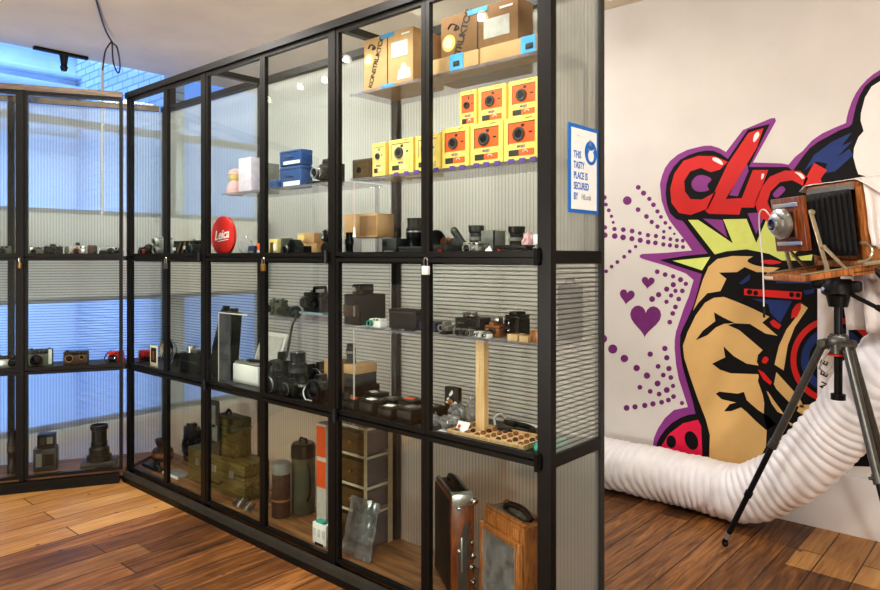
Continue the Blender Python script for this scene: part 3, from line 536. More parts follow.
# cloth draped over the back
rows = []
for i in range(34):
    t = i/33; row = []
    for j in range(25):
        v = j/24; x = -W2-.02+(2*W2+.04)*v; drop = 0
        edge = max(0, abs(v-.5)*2-.86)/.14
        if t < .3: y = -.01+.13*t/.3; z = H2+.008
        else:
            q = (t-.3)/.7; y = .125+.02*q+.03*math.sin(v*19+q*3)*q; z = H2+.008-.69*q
        z += .006*noise.noise(Vector((x*18, t*7, 1)))-.02*edge; y += .012*noise.noise(Vector((x*14, t*6, 8)))*(t > .3)
        z -= edge*.10*(t/.3 if t < .3 else 1)*(.5+.5*v); x += (.012*edge)*(1 if v > .5 else -1)
        row.append((x, y, z))
    rows.append(row)
cl = MB().grid(rows).build('dark_cloth', 'cloth', vc); mdf = cl.modifiers.new('t', 'SOLIDIFY'); mdf.thickness = .003
# side flap of cloth
rows = [[(W2+.012+.01*noise.noise(Vector((i*.3, j*.3, 2)))+.012*math.sin(j*1.3)*i/12, .010+.15*j/12, H2+.004-(.28+.07*j/12)*i/12) for j in range(13)] for i in range(13)]
cl2 = MB().grid(rows).build('cloth_flap', 'cloth', vc); mdf = cl2.modifiers.new('t', 'SOLIDIFY'); mdf.thickness = .003
MB().tube(smooth_open([(.12, .06, .02), (.15, .1, -.06), (.19, .12, -.14), (.20, .13, -.22), (.14, .14, -.27)], 6), .011).box((.13, .14, -.29), (.09, .03, .06), .01).build('carry_strap', 'black', vc)
M4 = Matrix.Translation(vc.location) @ Matrix.Rotation(yaw, 4, 'Z') @ Matrix.Rotation(math.radians(7.5), 4, 'X')
# cable release hangs from the shutter
inv = M4.inverted()
pts = [Vector((-.045, -.27, .29)), Vector((-.065, -.285, .325)), Vector((-.1, -.287, .31)), Vector((-.118, -.285, .23)), Vector((-.124, -.285, .1)), Vector((-.126, -.295, -.03)), Vector((-.124, -.305, -.11))]
cr = MB().tube(smooth_open(pts, 6), .0032).build('cable_release', 'white', vc)
MB().cyl((-.124, -.305, -.11), (-.124, -.31, -.16), .005, seg=10).build('plunger', 'black', cr)
p0 = on_y(825.5, 340, 4.055)
rl = thing('paper_roll', 'pale upright paper roll with black brush letters behind the tripod', 'roll', (p0.x, 4.09, 0))  # lower end stops in the air behind the duct, no bracket built
MB().lathe([(.045, .60), (.045, 1.29), (.036, 1.29), (.036, 1.2)], seg=28, close=False).build('paper', 'cloth', rl)
for i, ch in enumerate('NEE'): lettering(ch, .05, 'ink', rl, (-.003, -.0465, .775+.06*i), (PI/2, math.radians(-70), math.radians(-10)))
# ------------------------------------------------------------------ contents: builders
class Slot:
    """a place in a cabinet: pixel span px0..px1, top at ytop, front d metres behind the doors, standing at height zb"""
    def __init__(s, fr, px0, px1, ytop, d, zb, turn=0):
        x0, x1 = fr.x(px0, d), fr.x(px1, d); s.W = x1-x0; s.zb = zb
        s.H = max(.012, fr.z((px0+px1)/2, ytop, d)-zb); s.loc = fr.world((x0+x1)/2, d, zb); s.rz = fr.phi+turn
Zm, Zl, Zb = ZM+.0065, ZL+.0045, ZB+.0005
def m_(px0, px1, yt, d, zb, turn=0): return Slot(MAIN, px0, px1, yt, d, zb, turn)
def w_(px0, px1, yt, d, zb, turn=0): return Slot(WING, px0, px1, yt, d, zb, turn)
def root(name, label, cat, S, group=None): return thing(name, label, cat, S.loc, S.rz, group)
def barrel(t, c, r, l, m, ring=None, name='lens'):
    x, z = c
    lens = MB().lathe([(r, 0), (r, l*.35), (r*.92, l*.38), (r*.92, l*.8), (r, l*.84), (r, l), (r*.8, l), (r*.74, l*.8)], (x, 0, z), (0, -1, 0), 18, close=False).build(name, m, t)
    if ring: MB().lathe([(r*1.02, l*.45), (r*1.05, l*.5), (r*1.05, l*.62), (r*1.02, l*.66)], (x, 0, z), (0, -1, 0), 18, close=False).build('focus_ring', ring, lens)
    MB().lathe([(0, l*.86), (r*.45, l*.84), (r*.76, l*.79)], (x, 0, z), (0, -1, 0), 16, close=False).build('front_glass', 'lensg', lens)
    return lens
def camera(label, S, D=.05, body='leather', top='black', lens=((0, .46, .33, .03),), lm='black', ring='dgrey', prism=0, dials=2, plate=.22, flash=False, strap=None, name='camera', group=None, finder=True):
    """body with top plate, lens(es), dials, viewfinder, optional prism; lens = (x/W, z/H, r/H, length)"""
    t = root(name, label, 'camera', S, group); W, H = S.W, S.H
    hb = H*(1-(prism if prism else .08))
    MB().lohi((-W/2, 0, 0), (W/2, D, hb*(1-plate)), .006).build('body', body, t)
    MB().lohi((-W/2+.001, .002, hb*(1-plate)), (W/2-.001, D-.002, hb), .004).build('top_plate', top, t)
    if prism:
        p = W*.17; MB().prism([(-p, 0, hb), (p, 0, hb), (p*.6, 0, H), (-p*.6, 0, H)], (0, D*.9, 0)).build('prism_housing', top, t, smooth=False)
    elif finder:
        MB().lohi((W*.16, -.001, hb*(1-plate*.8)), (W*.30, .004, hb*.97), .001).lohi((-W*.06, -.001, hb*(1-plate*.8)), (W*.03, .004, hb*.96), .001).build('viewfinder', 'lensg', t)
    for i in range(dials):
        x = (-.36, .36, -.2)[i]*W; MB().cyl((x, D*.5, hb), (x, D*.5, hb+H*.08), W*.06, seg=14).build('dial', 'silver' if top == 'silver' else 'dgrey', t)
    for (lx, lz, lr, ll) in lens: barrel(t, (lx*W, lz*H), lr*H, ll, lm, ring)
    if flash: MB().lohi((-W*.42, -.004, H*.62), (-W*.2, .002, H*.86), .002).build('flash_window', 'paper', t)
    if strap: MB().tube(smooth_open([(-W/2-.002, D/2, hb*.9), (-W/2-.02, -.01, hb*.5), (-W*.4, -.03, .010), (-W*.1, -.04, .009), (W*.12, -.038, .009)], 6), .004).build('strap', strap, t)
    return t
def upright_lens(label, S, m='black', ring='dgrey', seg=20, tiers=((1, 0), (1, .18), (.9, .2), (.9, .45), (1, .48), (1, .72), (.86, .75), (.86, .95), (.92, 1)), cap=None, name='lens', cat='lens', band=(.5, .62)):
    t = root(name, label, cat, S); r = S.W/2; H = S.H; y = r
    b = MB().lathe([(a*r, h*H) for a, h in tiers], (0, y, 0), (0, 0, 1), seg).build('barrel', m, t)
    MB().lathe([(r*1.0, band[0]*H), (r*1.04, band[0]*H+.001), (r*1.04, band[1]*H), (r*1.0, band[1]*H)], (0, y, 0), (0, 0, 1), seg, close=False).build('grip_ring', ring, b)
    MB().lathe([(0, H+.001), (r*.75, H+.001), (r*.78, H-.001)], (0, y, 0), (0, 0, 1), seg, close=False).build('lens_cap' if cap else 'front_glass', cap or 'lensg', t)
    return t
def carton(label, S, D, m='card', seam=True, panels=(), name='cardboard_box', cat='box', lid=0, group=None):
    """panels: (x0,z0,x1,z1 fractions of the front, material, part name)"""
    t = root(name, label, cat, S, group); W, H = S.W, S.H
    MB().lohi((-W/2, 0, 0), (W/2, D, H-(lid*H)), .002).build('body', m, t)
    if lid: MB().lohi((-W/2-.002, -.002, H-lid*H), (W/2+.002, D+.002, H), .002).build('lid', m, t)
    elif seam: MB().lohi((-W/2+.001, D*.49, H), (W/2-.001, D*.51, H+.0012)).lohi((-W/2+.001, .001, H-.0008), (W/2-.001, .004, H+.001)).build('flap', m, t)
    for x0, z0, x1, z1, pm, pn in panels: MB().lohi((-W/2+x0*W, -.0022, z0*H), (-W/2+x1*W, -.0002, z1*H)).build(pn, pm, t, smooth=False)
    return t
def crumple(label, S, D, m='bag', name='plastic_bag', seed=1, extra=None):
    t = root(name, label, 'bag', S); W, H = S.W, S.H
    mb = MB().sphere((0, D/2, H*.5), 1, (W*.46, D*.46, H*.47), 3, .36, seed)
    for v in mb.bm.verts: v.co.z = max(v.co.z, .001)
    mb.build('bag_film', m, t, smooth=False)
    # twisted neck of the bag
    MB().lathe([(W*.04, 0), (W*.03, .008), (W*.09, .022)], (W*.12, D*.5, H*.86), (.5, -.2, .8), 9, close=False).build('bag_neck', m, t)
    if extra: extra(t, W, H, D)
    return t
# ------------------------------------------------------------------ shelves of clear acrylic
def acrylic(label, x0, x1, z, d0=.05, d1=.335, legs=(), h=.3, lip=.012):
    t = thing('acrylic_shelf', label, 'shelf', MAIN.world((x0+x1)/2, 0, z)); w = (x1-x0)/2
    MB().lohi((-w, d0, -.008), (w, d1, -.0007), .001).lohi((-w, d0-.003, -.014), (w, d0, -.0007)).build('shelf_board', 'acrylic', t, smooth=False)
    for lx in legs: MB().lohi((lx-(x0+x1)/2-.004, d1-.022, -h+.001), (lx-(x0+x1)/2+.004, d1, -.0085)).build('leg', 'acrylic', t, smooth=False)
    return t
x2a, x2b = MAIN.x(222, .05), T[2]-.035
x3a, x3b = T[2]+.05, T[3]-.03
ZS1, ZS2, ZS3 = 1.805, 2.19, 1.13
acrylic('clear acrylic shelf under the blue cases', x2a, x2b, ZS1, legs=(x2a+.005, x2b-.03), h=ZS1-Zm)
acrylic('clear acrylic shelf under the yellow camera boxes', x3a, x3b, ZS1, legs=(x3a+.008, x3b-.01), h=ZS1-Zm)
acrylic('clear acrylic top shelf under the big brown cartons', x3a, x3b, ZS2, legs=(x3a+.008, x3b-.01), h=ZS2-ZS1-.001)
x2m = MAIN.x(264, .1)
acrylic('clear acrylic shelf carrying the large black camera', x2m, x2b+.005, ZS3, .1, .335, legs=(x2m+.01,), h=ZS3-Zl)
acrylic('clear acrylic shelf held up by a pine post', x3a, x3b, ZS3, .1, .335, legs=(x3a+.004,), h=ZS3-Zl)
# ------------------------------------------------------------------ wing cabinet, middle shelf at eye level
camera('grey compact camera at the very end of the angled cabinet middle shelf', w_(-6, 11, 245, .12, Zm), .04, 'green', 'green', ((0, .45, .3, .015),), 'dgrey', None, dials=1)
camera('dull green compact camera with a small flash window', w_(29, 42, 246, .14, Zm), .04, 'green', 'green', ((-.1, .42, .3, .014),), 'green', 'dgrey', flash=True, dials=1)
camera('black camera with a round lens between green and silver compacts', w_(43, 62, 244, .12, Zm), .045, 'leather', 'black', ((-.05, .45, .36, .03),), 'black', 'grey', prism=.2)
upright_lens('tiny olive film canister beside the silver rangefinder', w_(64, 68.5, 247, .14, Zm), 'green', 'grey', name='film_canister', cat='canister')
t = camera('silver rangefinder camera with a beige lens and clip-on finder', w_(69.5, 85, 245.5, .11, Zm), .04, 'silver', 'silver', ((-.02, .42, .36, .03),), 'tanl', 'gold', dials=2)
MB().lohi((-.012, .01, 0), (.012, .03, .02), .002).build('clip_on_finder', 'black', t).location = (0, 0, (w_(69.5, 85, 245.5, .11, Zm)).H)
t = root('camera_case', 'brown leather camera case with a folded flap beside silver rangefinder', 'case', w_(87, 96.5, 245, .13, Zm)); S = w_(87, 96.5, 245, .13, Zm)
MB().lohi((-S.W/2, 0, 0), (S.W/2, .045, S.H*.8), .01).build('body', 'dbrown', t); MB().lathe([(S.W*.3, 0), (S.W*.28, .02)], (0, 0, S.H*.4), (0, -1, 0)).build('lens_pocket', 'dbrown', t); MB().lohi((-S.W*.48, -.002, S.H*.62), (S.W*.48, .04, S.H), .008).build('flap', 'dbrown', t)
camera('two-tone silver and black camera with big lens by the corner post', w_(99, 123, 246.5, .12, Zm), .045, 'leather', 'silver', ((0, .45, .38, .03),), 'dgrey', 'black', plate=.4)
# wing cabinet, lower shelf
camera('flat silver pocket camera lying at the end of the lower shelf', w_(-4, 20, 355, .08, Zl), .05, 'silver', 'black', ((.2, .45, .3, .01),), 'black', None, dials=1)
t = camera('grey and black folding camera with pale side plate', w_(27, 52, 348.5, .10, Zl), .06, 'green', 'dgrey', ((-.1, .4, .3, .03),), 'black', 'silver')
S = w_(27, 52, 348.5, .10, Zl); MB().lohi((S.W*.36, -.006, S.H*.15), (S.W*.5, .004, S.H*.95), .002).build('side_plate', 'strap', t)
camera('dark brown box camera with metal trim on the lower shelf', w_(63, 88, 350.5, .10, Zl), .06, 'dbrown', 'black', ((-.25, .5, .25, .012), (.25, .55, .16, .01)), 'gold', None, dials=1)
camera('bright red camera with black lens near the corner post', w_(108, 124, 350.5, .10, Zl), .05, 'red', 'red', ((-.2, .4, .32, .03),), 'black', 'dgrey', strap='black', dials=1)
# wing cabinet, floor
upright_lens('tall dark lens barrel partly behind the angled cabinet post', w_(6, 17, 431, .13, Zb), 'black', 'dgrey')
carton('dark box camera at the bottom of a stack of two', w_(33, 56, 449, .12, Zb), .1, 'dgrey', False, ((.12, .2, .38, .8, 'grey', 'finder'), (.5, .25, .9, .75, 'black', 'front_plate')), 'box_camera', 'camera')
carton('smaller dark box camera on top of the stack of two', w_(37, 54.5, 435, .13, w_(33, 56, 449, .12, Zb).H+Zb+.0025), .08, 'black', False, ((.15, .25, .45, .85, 'dgrey', 'finder'), (.55, .3, .9, .8, 'grey', 'front_plate')), 'box_camera', 'camera')
S = w_(80, 116, 427, .09, Zb); t = root('projection_lens', 'big black projection lens standing on a flat metal base', 'lens', S); W, H = S.W, S.H; y = W*.3
MB().lohi((-W*.5, 0, 0), (W*.5, W*.62, H*.12), .005).build('base_plate', 'dgrey', t)
MB().lathe([(W*.36, H*.12), (W*.36, H*.25), (W*.3, H*.28), (W*.3, H*.42), (W*.2, H*.5)], (0, y, 0), seg=24).build('focus_collar', 'black', t)
b = MB().lathe([(W*.24, H*.5), (W*.24, H*.58), (W*.22, H*.6), (W*.22, H*.88), (W*.26, H*.9), (W*.26, H), (W*.22, H)], (0, y, 0), seg=24, close=False).build('barrel', 'black', t)
MB().lathe([(0, H*.97), (W*.22, H*.96)], (0, y, 0), seg=20, close=False).build('front_glass', 'lensg', b)
cbx = [WING.x(q, .06) for q in (58, 66, 76, 90, 104, 112, 106, 96)]; t = MB().tube(smooth_open([WING.world(x, yy_, Zb+.006) for x, yy_ in zip(cbx, (.06, .045, .035, .035, .04, .06, .07, .05))], 6), .0045).build('coiled_cable', 'black'); tag(t, 'thin black cable looped on the cabinet floor beside projection lens', 'cable')
# ------------------------------------------------------------------ long cabinet, first bay
camera('small red camera with black top beside the corner post', m_(138, 143.5, 246.5, .10, Zm), .05, 'red', 'black', ((0, .4, .3, .012),), 'black', None, dials=1, finder=False)
camera('small black camera beside the little red camera', m_(144.5, 150, 243.5, .12, Zm), .05, 'black', 'black', ((0, .45, .35, .015),), 'black', 'dgrey', dials=1, finder=False)
camera('upright silver camera with two stacked round lenses', m_(152, 163, 235.5, .12, Zm), .07, 'silver', 'silver', ((0, .68, .2, .03), (0, .27, .2, .025)), 'silver', 'white', dials=0, plate=.12, finder=False)
t = camera('black and gold zigzag patterned camera with white clasps', m_(173, 194, 239.5, .10, Zm), .06, 'leather', 'leather', ((.36, .4, .3, .02),), 'black', 'green', dials=0, finder=False); S = m_(173, 194, 239.5, .10, Zm); W, H = S.W, S.H
zz = MB()
for k in (-.3, -.08, .12): zz.prism([(k*W, -.001, H*.2), ((k+.07)*W, -.001, H*.2), ((k+.24)*W, -.001, H*.85), ((k+.17)*W, -.001, H*.85)], (0, -.002, 0))
zz.build('zigzag_pattern', 'gold', t, smooth=False)
for x, z in ((-.42, .42), (.08, .5)): MB().box((x*W, -.003, z*H), (W*.14, .004, H*.2), .003).build('clasp', 'strap', t)
camera('olive compact camera behind the zigzag patterned camera', m_(189, 199.5, 239, .24, Zm), .05, 'green', 'green', ((.1, .4, .3, .02),), 'black', 'grey', dials=1)
# first bay, lower shelf
camera('low black camera with a red front next to the ivory card', m_(138.5, 147, 350, .14, Zl), .06, 'black', 'red', ((0, .5, .3, .02),), 'red', 'black', plate=.5, dials=0, finder=False)
S = m_(150, 157.5, 347.5, .05, Zl-.012); S.zb = Zl; S.loc.z = Zl; t = root('photo_card', 'small ivory framed photo card standing against the glass', 'photo card', S); W, H = S.W, S.H
MB().lohi((-W/2, 0, 0), (W/2, .004, H), .001).build('frame', 'ivory', t); MB().lohi((-W*.33, -.002, H*.25), (W*.33, -.0002, H*.9)).build('picture', 'black', t); MB().box((W*.02, -.003, H*.55), (W*.2, .002, H*.4), .001).build('figure_print', 'tanl', t)
S = m_(161, 176, 341, .13, Zl); t = root('flash_gun', 'black flash gun with a round silver reflector dish', 'flash', S); W, H = S.W, S.H
MB().lohi((-W*.2, .03, 0), (W*.2, .09, H*.5), .008).build('handle', 'black', t)
dsh = MB().lathe([(W*.12, .03), (W*.3, .012), (W*.46, -.012), (W*.48, -.012), (W*.3, .03), (W*.12, .04)], (0, .0, H*.62), (0, 1, 0), 24, close=False).build('reflector', 'chrome', t); MB().sphere((0, -.0, H*.62), W*.11).build('bulb', 'strap', dsh)
S = m_(179, 199, 354, .10, Zl); t = root('field_camera', 'squat black field camera with chrome fittings on top', 'camera', S); W, H = S.W, S.H
MB().lohi((-W/2, 0, 0), (W/2, .12, H), .006).build('body', 'leather', t); MB().lohi((-W*.42, -.004, H*.55), (W*.42, 0, H*.62)).build('trim', 'dgrey', t); MB().cyl((-W*.25, .05, H), (-W*.25, .05, H*1.35), W*.12, seg=14).box((W*.0, .05, H*1.12), (W*.3, .04, H*.22), .003).build('chrome_fitting', 'silver', t); MB().tube([(W*.25, .05, H), (W*.32, .05, H*1.25), (W*.46, .05, H*1.25), (W*.5, .05, H)], .006).build('handle', 'black', t)
# first bay, cabinet floor
upright_lens('small amber and black bottle-shaped viewer on the cabinet floor', m_(148.5, 158, 441, .17, Zb), 'dbrown', 'tanl', tiers=((.9, 0), (1, .1), (1, .5), (.5, .66), (.55, .7), (.7, .8), (.7, 1)), cap='black', name='viewer', cat='viewer', band=(.2, .4))
S = m_(139, 163, 458, .07, Zb); t = root('tripod_mount', 'flat black tripod mount lying on the cabinet floor', 'tripod mount', S); W = S.W
MB().lohi((-W*.4, 0, 0), (W*.3, .05, .022), .006).build('plate', 'black', t); MB().cyl((W*.1, .025, .022), (W*.1, .025, .05), .02, seg=16).build('pivot', 'black', t); MB().tube([(W*.1, .02, .04), (W*.45, -.01, .03)], .006).build('lever', 'dgrey', t)
S = m_(163, 178, 452, .09, Zb); t = root('viewing_board', 'grey flat board with a white edge on the cabinet floor', 'board', S); W = S.W
MB().lohi((-W/2, 0, .0), (W/2, .1, .012), .001).build('board', 'grey', t); MB().lohi((-W/2, -.004, 0), (W/2, -.0002, .016)).build('edge_strip', 'paper', t)
camera('upright black camera with a carrying strap beyond the grey board', m_(183, 197, 424, .315, Zb), .045, 'leather', 'black', ((0, .4, .28, .02),), 'black', 'dgrey', prism=.12)
# ------------------------------------------------------------------ second bay, upper shelf
S = m_(223, 234, 168, .12, ZS1); t = root('toy_figure', 'little pink and cream toy figure standing on acrylic shelf', 'figurine', S); W, H = S.W, S.H
MB().lathe([(W*.42, 0), (W*.46, H*.1), (W*.4, H*.35), (W*.26, H*.52)], (0, W*.4, 0), seg=18).build('body', 'pink', t); MB().sphere((0, W*.4, H*.7), W*.34, (1, 1, 1.15)).build('head', 'cream', t); MB().lathe([(W*.36, H*.78), (W*.3, H*.92), (W*.08, H)], (0, W*.4, 0), seg=16).build('hat', 'pink', t)
carton('pale lilac carton standing on the acrylic shelf', m_(238.5, 251, 158, .08, ZS1), .1, 'pale', True)
carton('grey carton beside the pale lilac carton', m_(258, 264.5, 163, .2, ZS1), .1, 'grey', True)
S = m_(268.5, 277, 179.5, .10, ZS1); t = root('blue_pouch', 'small blue pouch beside the tall blue case', 'pouch', S); MB().lohi((-S.W/2, 0, 0), (S.W/2, .07, S.H), .012).build('pouch', 'blue', t); MB().lohi((-S.W/2-.001, -.001, S.H*.6), (S.W/2+.001, .071, S.H*.68), .004).build('zip', 'navy', t)
def blue_case(label, S, D=.075):
    t = root('blue_case', label, 'case', S); W, H = S.W, S.H
    MB().lohi((-W/2, 0, 0), (W/2, D, H), .006).build('body', 'blue', t); MB().lohi((-W/2-.001, -.001, H*.84), (W/2+.001, D+.001, H*.88)).build('lid_seam', 'navy', t)
    MB().lohi((-W*.3, -.0025, H*.1), (W*.45, -.0005, H*.3)).build('paper_label', 'paper', t); MB().lohi((-W*.15, -.006, H*.5), (W*.15, -.0005, H*.56), .002).build('handle', 'navy', t)
    return t
S = m_(279.5, 301, 166, .12, ZS1); blue_case('blue case with paper label, lower of a stack of two', S)
S2 = m_(279.5, 301, 150, .12, ZS1+S.H+.0015); blue_case('blue case on top of another blue case', S2)
S = m_(311, 326, 157, .10, ZS1); t = root('press_camera', 'black press camera with silver lens on the acrylic shelf', 'camera', S); W, H = S.W, S.H
MB().lohi((-W/2, .05, H*.1), (W/2, .12, H*.8), .004).build('body', 'leather', t); MB().lohi((-W*.45, -.03, 0), (W*.45, .12, H*.1), .002).build('bed', 'black', t); MB().lohi((-W*.3, .0, H*.18), (W*.3, .05, H*.65), .012).build('bellows', 'bellows', t); barrel(t, (0, H*.4), H*.2, .03, 'silver', 'chrome'); MB().box((-W*.2, .08, H*.9), (W*.4, .04, H*.2), .004).build('viewfinder', 'black', t)
# second bay, middle shelf
S = m_(210.5, 233, 216, .07, Zm); t = root('red_sign', 'round red shop sign with white script lettering', 'sign', S); r = S.W/2*1.0
Hc = S.H/2
dsc = MB()
for k in range(1): dsc.lathe([(.0, 0), (.9, 0), (1, .006), (1, .022), (.9, .028), (0, .028)], (0, 0, 0), (0, 1, 0), 40)
for v in dsc.bm.verts: v.co.x *= r; v.co.z = v.co.z*Hc+Hc
dsc.build('disc', 'red', t); MB().lohi((-r*.5, .03, 0), (r*.5, .07, .012), .002).build('foot', 'red', t)
lettering('Leica', r*.62, 'paper', t, (r*.02, -.002, Hc*1.05), (PI/2, math.radians(-6), 0), shear=.35); MB().tube([(-r*.3, -.002, Hc*.72), (r*.1, -.002, Hc*.76), (r*.6, -.002, Hc*.82)], .0025).build('underline', 'paper', t)
crumple('small silver grey plastic bag beside the round red sign', m_(236, 246, 235.5, .10, Zm), .07, 'bag', seed=3)
carton('tiny dark blue box beside the silver grey bag', m_(248, 254, 246, .10, Zm), .05, 'navy', False, ((.15, .2, .85, .5, 'grey', 'label'),), 'small_box')
carton('small orange film box beside the padlocked door stile', m_(255.5, 260.5, 243.5, .12, Zm), .05, 'orange', False, ((.15, .15, .85, .45, 'paper', 'label'),), 'film_box')
carton('cream coloured box with printed front beside door stile', m_(269, 277.5, 239, .14, Zm), .07, 'cream', False, ((.15, .2, .5, .8, 'gold', 'print'), (.55, .3, .9, .7, 'paper', 'print')), 'small_box')
carton('grey green narrow box beside the cream box', m_(278.5, 282, 238, .16, Zm), .07, 'green', False, ((.2, .2, .8, .4, 'grey', 'label'),), 'small_box')
S = m_(282, 295, 239.5, .08, Zm); t = root('folding_camera', 'black folding camera with a pointed hood and pale lens', 'camera', S); W, H = S.W, S.H
MB().prism([(-W*.5, .02, 0), (W*.5, .02, 0), (W*.42, .02, H*.5), (W*.08, .02, H), (-W*.12, .02, H), (-W*.42, .02, H*.5)], (0, .05, 0)).build('body', 'black', t); barrel(t, (-W*.1, H*.38), H*.25, .02, 'dgrey', 'silver'); MB().lohi((-W*.5, -.02, 0), (W*.1, .02, H*.1), .002).build('bed', 'black', t)
carton('low black box before the stacked brown cartons', m_(294.5, 303.5, 246, .07, Zm), .05, 'black', False, ((.1, .3, .6, .6, 'dgrey', 'label'),), 'small_box')
S = m_(304, 317, 243.5, .19, Zm); carton('light brown carton at the bottom of two', S, .11, 'card', True)
carton('light brown carton lying on the lower one of two', m_(297, 314, 233, .19, Zm+S.H+.002), .11, 'card', True, ((.05, .25, .45, .85, 'cream', 'label'),))
S = m_(316.5, 327, 229, .08, Zm); t = root('twin_reel_camera', 'black movie camera with two round film reels', 'camera', S); W, H = S.W, S.H
for z in (.27, .75): MB().lathe([(0, -.004), (H*.22, 0), (H*.235, .006), (H*.235, .03), (H*.2, .034)], (0, .05, z*H), (0, -1, 0), 24).build('film_reel', 'black', t)
MB().lohi((-W*.3, .05, 0), (W*.3, .09, H*.98), .006).build('body', 'black', t); MB().lohi((-W*.36, .012, H*.62), (-W*.05, .016, H*.9), .002).build('metal_plate', 'silver', t)
# second bay, acrylic shelf
camera('olive green rangefinder camera at the end of acrylic shelf', m_(268.5, 281, 298.5, .20, ZS3), .05, 'green', 'green', ((-.2, .4, .28, .02),), 'green', 'grey', dials=2)
S = m_(275, 292, 308.5, .13, ZS3); t = root('long_lens', 'long dark telephoto lens lying on acrylic shelf', 'lens', S); W = S.W; r = .028
b = MB().lathe([(r*.8, 0), (r*.8, W*.3), (r, W*.34), (r, W*.8), (r*1.15, W*.84), (r*1.15, W), (r, W)], (-W/2, .03, r*1.16), (1, 0, 0), 18, close=False).build('barrel', 'black', t); MB().lathe([(0, W*.97), (r, W*.96)], (-W/2, .03, r*1.16), (1, 0, 0), 16, close=False).build('front_glass', 'lensg', b); MB().lathe([(r*1.03, W*.45), (r*1.05, W*.46), (r*1.05, W*.6), (r*1.03, W*.61)], (-W/2, .03, r*1.16), (1, 0, 0), 18, close=False).build('focus_ring', 'dgrey', b)
S = m_(293, 299, 309, .115, ZS3); t = MB().tube(smooth_open([S.loc+Vector(v) for v in ((-.03, .0, .03), (.0, -.005, .045), (.03, -.022, .02), (.02, -.036, -.02), (-.01, -.036, -.12), (-.03, -.036, -.19))], 6), .006).build('camera_strap', 'dgrey'); tag(t, 'dark strap hanging over the acrylic shelf edge', 'strap')
S = m_(300, 322, 309.5, .14, ZS3); t = root('glass_plate', 'pale blue glass plate under the large black camera', 'plate', S); W = S.W; ZP = .012+.03
MB().lohi((-W*.55, 0, .032), (W*.55, .14, .042), .001).build('plate', 'dust', t); MB().lohi((-W*.4, .02, 0), (-W*.34, .12, .032)).lohi((W*.34, .02, 0), (W*.4, .12, .032)).build('foot', 'acrylic', t)
t = camera('large black camera with a carrying handle on pale blue plate', m_(303, 321, 291, .15, ZS3+.0425), .09, 'leather', 'black', ((-.24, .45, .26, .03), (.2, .42, .26, .02)), 'black', 'dgrey', dials=2); S = m_(303, 321, 291, .15, ZS3+.0425)
MB().tube([(-S.W*.3, .045, S.H*.9), (-S.W*.25, .045, S.H*1.12), (S.W*.35, .045, S.H*1.16), (S.W*.4, .045, S.H*.92)], .009).build('handle', 'black', t)
S = m_(344, 361, 294.5, .13, ZS3); t = root('bellows_camera', 'black reflex camera with brown bellows beside steel post', 'camera', S); W, H = S.W, S.H
MB().lohi((-W/2, .0, .0), (W/2, .16, H), .005).build('body', 'leather', t); MB().lohi((-W*.44, -.012, H*.28), (W*.44, 0, H*.66), .003).build('bellows', 'dbrown', t); MB().lohi((-W*.3, .03, H), (W*.16, .12, H*1.32), .005).build('hood', 'black', t); MB().lathe([(0, 0), (.012, 0), (.012, .01), (0, .012)], (-W*.1, .03, H*1.16), (0, -1, 0), 12).build('knob', 'silver', t); MB().lohi((W*.2, -.016, H*.3), (W*.28, -.012, H*.64)).build('chrome_strip', 'silver', t)
# second bay, lower shelf
S = m_(212, 232, 309, .13, Zl); t = root('print_case', 'tall black print case standing open behind clear stand', 'case', S); W, H = S.W, S.H
q = lambda x, y, z: (x*W, y, z*H)
MB().prism([q(-.5, 0, 0), q(.38, 0, 0), q(.62, 0, .96), q(-.02, 0, 1), q(-.5, 0, .42)], (0, .05, 0)).build('shell', 'black', t)
MB().prism([q(-.2, -.003, .42), q(.42, -.003, .38), q(.56, -.003, .9), q(.06, -.003, .93)], (0, .002, 0)).build('lining', 'dgrey', t)
MB().box(q(.02, .025, 1.0), (W*.16, .03, H*.09), .004).box(q(.42, .025, .99), (W*.2, .03, H*.06), .004).build('corner_clip', 'black', t)
S = m_(217, 240, 364, .05, Zl); t = root('clear_stand', 'clear acrylic display stand with pale upright edges', 'stand', S); W = S.W; zt_ = MAIN.z(230, 313, .05)-Zl
MB().lohi((-W*.42, .0, 0), (-W*.39, .07, zt_)).lohi((-W*.42, .0, zt_-.006), (W*.8, .07, zt_)).lohi((-W*.42, 0, .0), (W*.0, .07, .004)).build('panel', 'acrylic', t, smooth=False)
MB().lohi((-W*.43, -.003, 0), (-W*.405, 0, zt_)).lohi((-W*.43, -.003, zt_-.006), (W*.8, 0, zt_)).build('pale_edge', 'strap', t, smooth=False)
S = m_(221, 246, 362, .045, Zl); t = root('presentation_box', 'open white presentation box with grey foam insert', 'box', S); W, H = S.W, S.H
t.location.y = S.loc.y+.075
MB().lohi((-W/2, 0, 0), (W/2, .11, H*.8), .003).build('box_base', 'paper', t); MB().lohi((-W*.47, .006, H*.8), (W*.47, .104, H*.9), .002).build('foam_insert', 'grey', t); MB().tube([(-W*.2, .05, H*.93), (0, .03, H*.98), (W*.25, .06, H*.95)], .009).build('loupe', 'black', t)
MB().box((W*.05, .158, H*1.35), (W*.98, .012, H*1.5), .003, Matrix.Rotation(math.radians(-22), 3, 'X')).build('lid', 'paper', t)
MB().box((W*.06, .147, H*1.35), (W*.8, .004, H*1.2), .001, Matrix.Rotation(math.radians(-22), 3, 'X')).build('lid_lining', 'strap', t)
